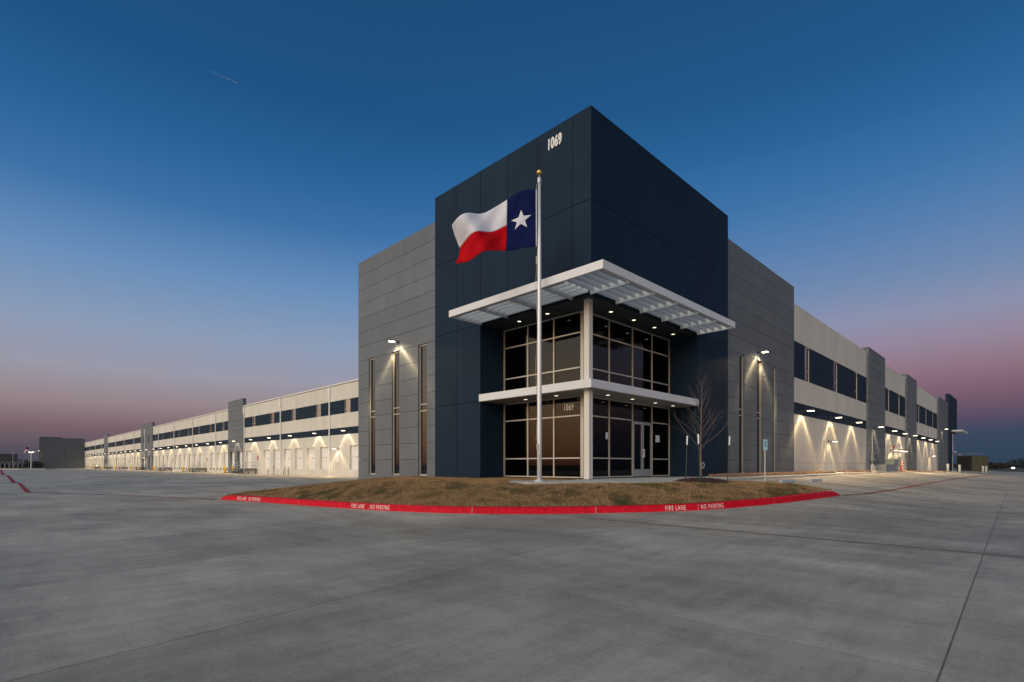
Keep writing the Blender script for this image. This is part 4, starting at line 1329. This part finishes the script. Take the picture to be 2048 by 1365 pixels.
def bollard(x, y, z, h, r, mat, label, cat='bollard', group=None):
    o = MB().lathe([(r, -0.1), (r, h - 0.06), (r * 0.85, h - 0.02), (r * 0.4, h), (0.005, h + 0.005)], 14).build('bollard', mat, None, (x, y, z), smooth=True)
    tag(o, label, cat, group)
for y, w in zip(stair_y, ['the nearest dock stair', 'the second dock stair', 'the third dock stair', 'the fourth dock stair', 'the fifth dock stair', 'the sixth dock stair', 'the farthest dock stair']):
    bollard(WX - 1.9, y + 10.8, -0.9, 1.3, 0.17, 'yellow', 'yellow bollard at the outer side of the foot of ' + w, group='yellow bollards at the dock stairs')
    bollard(WX - 0.55, y + 10.8, -0.9, 1.3, 0.17, 'yellow', 'yellow bollard close to the wall at the foot of ' + w, group='yellow bollards at the dock stairs')
# ------------------------------------------------------------------ service equipment on the right side wall
def zside(x): return -0.05 - 0.55 * sstep(28, 112, x)
def wallbox(name, label, x0, x1, y0, y1, z0, z1, mat, cat, parts=None):
    e = empty(name, (0, 0, 0)); e.location = ((x0 + x1) / 2, (y0 + y1) / 2, z0); tag(e, label, cat)
    bevel(MB().box(-(x1 - x0) / 2, (x1 - x0) / 2, -(y1 - y0) / 2, (y1 - y0) / 2, 0, z1 - z0).build('cabinet', mat, e), 0.012)
    MB().box(-(x1 - x0) / 2 + .03, (x1 - x0) / 2 - .03, -(y1 - y0) / 2 - 0.015, -(y1 - y0) / 2 - 0.001, 0.04, z1 - z0 - .04).build('door', mat, e)
    MB().box((x1 - x0) / 2 - .12, (x1 - x0) / 2 - .08, -(y1 - y0) / 2 - 0.04, -(y1 - y0) / 2 - 0.016, (z1 - z0) * .45, (z1 - z0) * .6).build('latch', 'black', e)
    return e
cdt = empty('conduit_riser', (47.4, WY - 0.28, -0.2)); tag(cdt, 'tall pale conduit with meter box on the first gray pilaster of the side wall', 'conduit')
MB().tube((0, 0, 0.0), (0, 0, 4.1), 0.05, seg=8).build('pipe', 'bollard_white', cdt)
bevel(MB().box(-0.4, 0.45, -0.16, 0.07, 1.15, 2.05).build('meter_box', 'box_green', cdt), 0.01)
MB().tube((0.25, -0.16, 1.7), (0.25, -0.28, 1.7), 0.09, seg=12).build('meter', 'black', cdt)
bevel(MB().box(-0.32, 0.35, -0.2, 0.07, 0.32, 0.72).build('junction_box', 'box_beige', cdt), 0.01)
wallbox('electrical_cabinet', 'low gray electrical cabinet at the foot of the first side pilaster', 49.0, 53.6, -1.1, -0.25, -0.3, 0.65, 'box_gray', 'cabinet')
wallbox('switch_cabinet', 'gray-green switch cabinet standing between the first two side pilasters', 54.6, 57.2, -0.9, -0.02, -0.35, 1.25, 'box_green', 'cabinet')
wb = wallbox('meter_cabinet', 'beige meter cabinet on pipe legs near the red fire valve', 58.2, 60.3, -0.7, -0.1, 0.45, 1.55, 'box_beige', 'cabinet')
MB().tube((-0.7, 0, -0.95), (-0.7, 0, 0.0), 0.06).build('leg', 'steel', wb); MB().tube((0.6, 0, -0.95), (0.6, 0, 0.0), 0.09).build('leg', 'steel', wb)
fv = empty('fire_valve', (63.2, WY, 0.55)); tag(fv, 'red fire department valve wheel on the side wall', 'valve')
MB().tube((0, 0, 0), (0, -0.45, 0), 0.09).tube((0, -0.3, 0), (0, -0.3, -0.9), 0.10).build('pipe', 'red_valve', fv)
MB().tube((-.35, -0.3, 0.1), (0.35, -0.3, 0.1), 0.11, seg=10).tube((0.1, -0.5, 0.35), (0.1, -0.54, 0.35), 0.26, seg=16).tube((-0.3, -0.3, .1), (-0.3, -0.6, 0.05), 0.12).build('valve_wheel', 'red_valve', fv)
fbell = empty('fire_bell', (60.2, WY, 2.75)); tag(fbell, 'round red fire alarm bell high on the side wall', 'bell')
MB().tube((0, 0, 0), (0, -0.14, 0), 0.2, 0.16, seg=18).build('gong', 'red_valve', fbell)
MB().box(-0.08, 0.08, -0.05, -0.002, -0.28, -0.18).build('bracket', 'red_valve', fbell)
pd = empty('pipe_pad', (44.7, -0.75, -0.2)); tag(pd, 'concrete pad with capped pipes before the first side pilaster', 'pad')
bevel(MB().box(-1.2, 1.7, -0.5, 0.5, 0, 0.22).build('pad', 'sidewalk', pd), 0.02)
MB().tube((-0.5, 0, 0.22), (-0.5, 0, 0.78), 0.10).build('pipe', 'galv', pd); MB().tube((0.1, 0, 0.22), (0.1, 0, 0.86), 0.13).build('pipe', 'galv', pd); MB().tube((0.6, -0.1, 0.22), (0.6, -0.1, 0.70), 0.08).build('pipe', 'galv', pd)
# pipe stubs by the dock wall
for y, h, w in ((65.0, 0.8, 'leftmost of the pair'), (62.6, 1.2, 'taller one')):
    pass
for i, (y, h, t) in enumerate(((75.0, 0.75, 0.05), (72.8, 1.25, 0.0), (68.9, 0.7, -0.08), (68.3, 1.2, 0.03), (67.1, 1.2, 0.06))):
    ps = empty('pipe_stub', (WX - 0.8, y, -0.9)); tag(ps, ['short leaning pipe stub before the dock wall, farthest left', 'tall pipe stub left of the dock wall downspout', 'short pipe stub right of the dock wall downspout', 'tall thin pipe stub in the middle of the right trio', 'tall pipe stub farthest right before the dock doors'][i], 'pipe')
    MB().tube((0, 0, -0.05), (0, t, h), 0.05, seg=8).build('pipe', 'bark', ps); MB().tube((0, t, h), (0, t, h + 0.05), 0.065, seg=8).build('cap', 'red_sign', ps)

# ------------------------------------------------------------------ far right: enclosure, bollards, crane, treeline
en = empty('trash_enclosure', (134.5, -2.2, -1.1), rotz=R(-42)); tag(en, 'olive brown trash enclosure beyond the far entrance', 'enclosure')
MB().box(-1.8, 1.8, -1.8, 1.8, 0, 3.6).build('wall', 'olive', en)
MB().box(-1.9, -1.803, -1.79, 1.5, 0.0, 3.65).build('side_panel', 'olive_dark', en)
MB().box(-1.79, 1.79, -1.9, -1.803, 0.0, 3.3).build('gate', 'olive', en)
for x, y, w in ((97.0, -1.6, 'white bollard nearest the gray end pilaster'), (98.2, -3.0, 'white bollard in front of the far entrance'), (115.1, -5.0, 'left one of the paired white bollards past the enclosure'), (118.0, -5.3, 'right one of the paired white bollards past the enclosure')):
    bollard(x, y, zlot(x, y), 1.35, 0.17, 'bollard_white', w, group='white bollards along the side drive')
cr = empty('tower_crane', (770.7, 49.5, -1.7)); tag(cr, 'distant red tower crane on the right horizon', 'crane')
MB().box(-0.5, 0.5, -0.5, 0.5, 0, 15).build('mast', 'crane', cr); MB().box(-0.15, 0.15, -22, 8, 15.1, 15.4).build('jib', 'crane', cr); MB().box(-0.6, 0.6, 6, 8, 13.8, 15).build('counterweight', 'crane', cr)
def far_tree(x, y, h, w, label, grp):
    t = empty('distant_tree', (x, y, -1.7)); tag(t, label, 'tree', grp)
    MB().tube((0, 0, 0), (0, 0, h * .5), w * .05, w * .02, 6).build('trunk', 'far_tree', t)
    c = MB(); rg = random.Random(int(x * 7 + y))
    for i in range(420):
        a = rg.uniform(0, 6.283); v = rg.uniform(-1, 1); r_ = rg.random() ** 0.4
        px = r_ * math.cos(a) * math.sqrt(1 - v * v) * w / 2 * (0.8 + 0.35 * math.sin(3 * a)); py = r_ * math.sin(a) * math.sqrt(1 - v * v) * w / 2; pz = h * .58 + v * r_ * h * .42
        s = w * 0.055 * rg.uniform(.5, 1.3); k = len(c.v)
        for q in range(3): c.v.append((px + rg.uniform(-s, s), py + rg.uniform(-s, s), pz + rg.uniform(-s, s)))
        c.f.append((k, k + 1, k + 2))
    c.build('crown', 'far_tree', t)
for x, y, h, w, lab in ((334, 5, 3.2, 9, 'dark distant tree just right of the enclosure'), (391, 2, 3.6, 14, 'low dark tree on the right horizon near the lone lamp'), (444, -6, 6.5, 15, 'dark tree at the right edge of the horizon'), (380, 8, 3.4, 22, 'broad dark tree on the right horizon behind the bollards')):
    far_tree(x, y, h, w, lab, 'dark trees on the right horizon')
fl_ = empty('distant_lamp', (395, -2.8, -3.6)); tag(fl_, 'lit lamp glowing low on the right horizon', 'lamp')
MB().tube((0, 0, 0), (0, 0, 2.2), 0.12).build('post', 'far_pole', fl_); MB().lathe([(0.3, 2.2), (0.75, 2.45), (0.75, 2.9), (0.3, 3.1)], 12).build('lamp_head', 'far_lamp', fl_)
def treeline(name, pts, h, label):
    """a far-off wood that reads as one mass"""
    c = MB(); rg = random.Random(3)
    for i in range(5200):
        t = rg.random() * (len(pts) - 1); a = int(t); p = Vector(pts[a]).lerp(Vector(pts[a + 1]), t - a)
        hh = h * (0.45 + 0.55 * abs(math.sin(t * 9) * math.sin(t * 23 + 1))); z = -1.7 + hh * rg.random()
        s = rg.uniform(0.8, 2.2); q = p + Vector((rg.uniform(-8, 8), rg.uniform(-8, 8), 0)); k = len(c.v)
        for w in range(3): c.v.append((q.x + rg.uniform(-s, s), q.y + rg.uniform(-s, s), z + rg.uniform(-s, s) * .7))
        c.f.append((k, k + 1, k + 2))
    o = c.build(name, 'far_tree'); tag(o, label, 'trees', kind='stuff')
treeline('far_wood', [(800, -160, 0), (820, -40, 0), (820, 60, 0), (760, 140, 0)], 4.5, 'low dark line of distant trees on the right horizon')
treeline('far_wood', [(-120, 420, 0), (-40, 640, 0), (40, 700, 0), (120, 640, 0)], 8, 'low dark line of distant trees on the left horizon')

# ------------------------------------------------------------------ far left: berm, building, poles, flag
bd = empty('distant_building', (-46, 569, -1.7)); tag(bd, 'low dark distant building on the left horizon', 'building')
MB().box(-40, 46, -10, 20, 0, 6.2).build('wall', 'far_wall', bd); MB().prism([(-40, 6.2), (46, 6.2), (30, 9.0), (-24, 9.0)], 1, -10, 20).build('roof', 'far_wall', bd)
sc_ = empty('distant_scaffold', (-10.2, 307, -1.7)); tag(sc_, 'boxy block on a pale latticed base at the left horizon', 'structure')
MB().box(-3.2, 3.2, -2, 2, 4.0, 7.2).build('block', 'far_wall', sc_)
lt = MB()
for i in range(7):
    x = -4.2 + i * 1.4
    lt.tube((x, -2, 0), (x + 1.0, -2, 4), 0.12, seg=5); lt.tube((x + 1.0, -2, 0), (x, -2, 4), 0.12, seg=5)
lt.build('lattice', 'far_pole', sc_)
for x, y, h, w in ((-6.8, 346, 11.4, 'taller'), (-9.0, 285, 8.7, 'shorter')):
    p = empty('light_pole', (x, y, -1.4)); tag(p, w + ' of the two unlit light poles on the left horizon', 'light pole', 'unlit light poles on the left')
    MB().tube((0, 0, 0), (0, 0, h), 0.14, 0.09, seg=8).build('shaft', 'far_pole', p); MB().box(-1.6, 1.6, -0.25, 0.25, h, h + 0.2).build('lamp_arm', 'far_pole', p)
p = empty('lit_light_pole', (-5.5, 239, -1.0)); tag(p, 'pale light pole with two lit heads left of the dark end block', 'light pole')
MB().tube((0, 0, 0), (0, 0, 6.2), 0.16, 0.12, seg=8).build('shaft', 'bollard_white', p)
for s in (-1, 1): MB().box(s * 0.5 - 0.2, s * 0.5 + 0.2, -0.2, 0.2, 6.05, 6.25).build('lamp_head', 'far_lamp', p, rotz=R(-45))
p = empty('distant_flagpole', (-5.3, 260, -1.0)); tag(p, 'thin distant flagpole behind the lit light pole', 'flagpole')
MB().tube((0, 0, 0), (0, 0, 8.6), 0.09, 0.06, seg=8).build('shaft', 'far_pole', p)
p = empty('distant_flag', (-5.3, 260, -1.0)); tag(p, 'small red, white and blue flag drooping on the distant pole', 'flag')
for i in range(6):
    f_ = MB()
    vs = []
    for a in range(7):
        u = a / 6
        for b in (0, 1):
            v = (i + b) / 6
            vs.append((-1.7 * u * 0.72, 1.7 * u * 0.72 * 0.6, 8.5 - 1.3 * v - 1.2 * u * u + 0.15 * math.sin(6 * u)))
    f_.v = vs; f_.f = [(2 * a, 2 * a + 1, 2 * a + 3, 2 * a + 2) for a in range(6)]
    o = f_.build('stripe', 'flag_red' if i % 2 == 0 else 'flag_white', p); sm = o.modifiers.new('thickness', 'SOLIDIFY'); sm.thickness = 0.02
c_ = MB().box(-0.8, -0.02, -0.06, 0.06, 7.7, 8.45).build('canton', 'flag_blue', p, rotz=R(-31))
# parking lot light out of frame on the right; its lit head is mirrored in the upper entrance glass
p = empty('parking_light', (39.2, -15.3, -0.95)); tag(p, 'tall parking lot light pole with one lit head, seen mirrored in the upper entrance glass', 'light pole')
MB().tube((0, 0, 0), (0, 0, 13.6), 0.12, 0.08, seg=10).build('shaft', 'galv', p); MB().box(-0.75, 0.12, -0.25, 0.25, 13.6, 13.74).build('lamp_arm', 'lamp_body', p); MB().box(-0.72, -0.05, -0.22, 0.22, 13.5, 13.599).build('lamp_head', 'far_lamp', p)
# grass berm and kerb in front of the far block
bp_ = land('grass_berm', [(-16, 240), (-9.0, 232), (0.6, 228), (0.6, 307), (-16, 307)], lambda x, y: -0.62, 8.0, 'turf'); tag(bp_, kind='structure')
o = MB().prism([(-16.2, 239.8), (-9.1, 231.6), (-2.2, 229.0), (-2.2, 229.6), (-8.9, 232.4), (-15.9, 240.6)], 2, -0.95, -0.60).build('far_kerb', 'kerb_concrete'); tag(o, kind='structure')
for x, y, h, w, lab in ((-5.9, 256, 4.6, 3.4, 'dark bare tree beside the lit light pole'), (-2.9, 268, 4.0, 5.0, 'low bush between the light pole and the end block'), (-1.0, 280, 3.6, 5.0, 'low bush against the left side of the end block')):
    far_tree(x, y, h, w, lab, 'dark bushes by the end block')
treeline('verge', [(-90, 330, 0), (-60, 325, 0), (-30, 320, 0), (-12, 316, 0)], 2.0, 'dark grassy verge at the edge of the lot on the left')

# ------------------------------------------------------------------ aircraft high in the sky
def dirpx(px, py, dist):
    t = (px - 1024) / 1048; h = (931 - py) / 1048
    return Vector((-16.275 + dist * (1 + t) / math.sqrt(2), -12.01 + dist * (1 - t) / math.sqrt(2), 0.55 + dist * h))
pa = dirpx(474, 166, 9500); pb = dirpx(405, 136, 9900)
d = (pa - pb).normalized()
ac = empty('airliner', pa); tag(ac, 'tiny airliner high in the dusk sky', 'aircraft')
MB().tube(-d * 18, d * 18, 2.6, 1.6, 8).build('fuselage', 'stake_white', ac)
sdv = d.cross(Vector((0, 0, 1))).normalized()
MB().tube(sdv * -17 - d * 5, Vector((0, 0, 0)), 0.7, 1.8, 5).tube(sdv * 17 - d * 5, Vector((0, 0, 0)), 0.7, 1.8, 5).build('wing', 'stake_white', ac)
ctm = bpy.data.materials.new('vapour'); ctm.use_nodes = True
nt = ctm.node_tree; nt.nodes.clear()
o_ = nt.nodes.new('ShaderNodeOutputMaterial'); mx = nt.nodes.new('ShaderNodeMixShader'); tb = nt.nodes.new('ShaderNodeBsdfTransparent'); df = nt.nodes.new('ShaderNodeBsdfDiffuse'); df.inputs[0].default_value = (.9, .9, .9, 1)
mx.inputs[0].default_value = 0.035
nt.links.new(tb.outputs[0], mx.inputs[1]); nt.links.new(df.outputs[0], mx.inputs[2]); nt.links.new(mx.outputs[0], o_.inputs[0])
MATS['vapour'] = ctm
ct = MB()
for i in range(8):
    a = pa - d * 60 + (pb - pa) * (i / 8); b = pa - d * 60 + (pb - pa) * ((i + 1) / 8)
    ct.tube(a, b, 9 - i * 0.9, 9 - (i + 1) * 0.9, 6, cap=False)
co = ct.build('vapour_trail', 'vapour'); tag(co, 'short faint vapour trail behind the airliner', 'vapour trail')
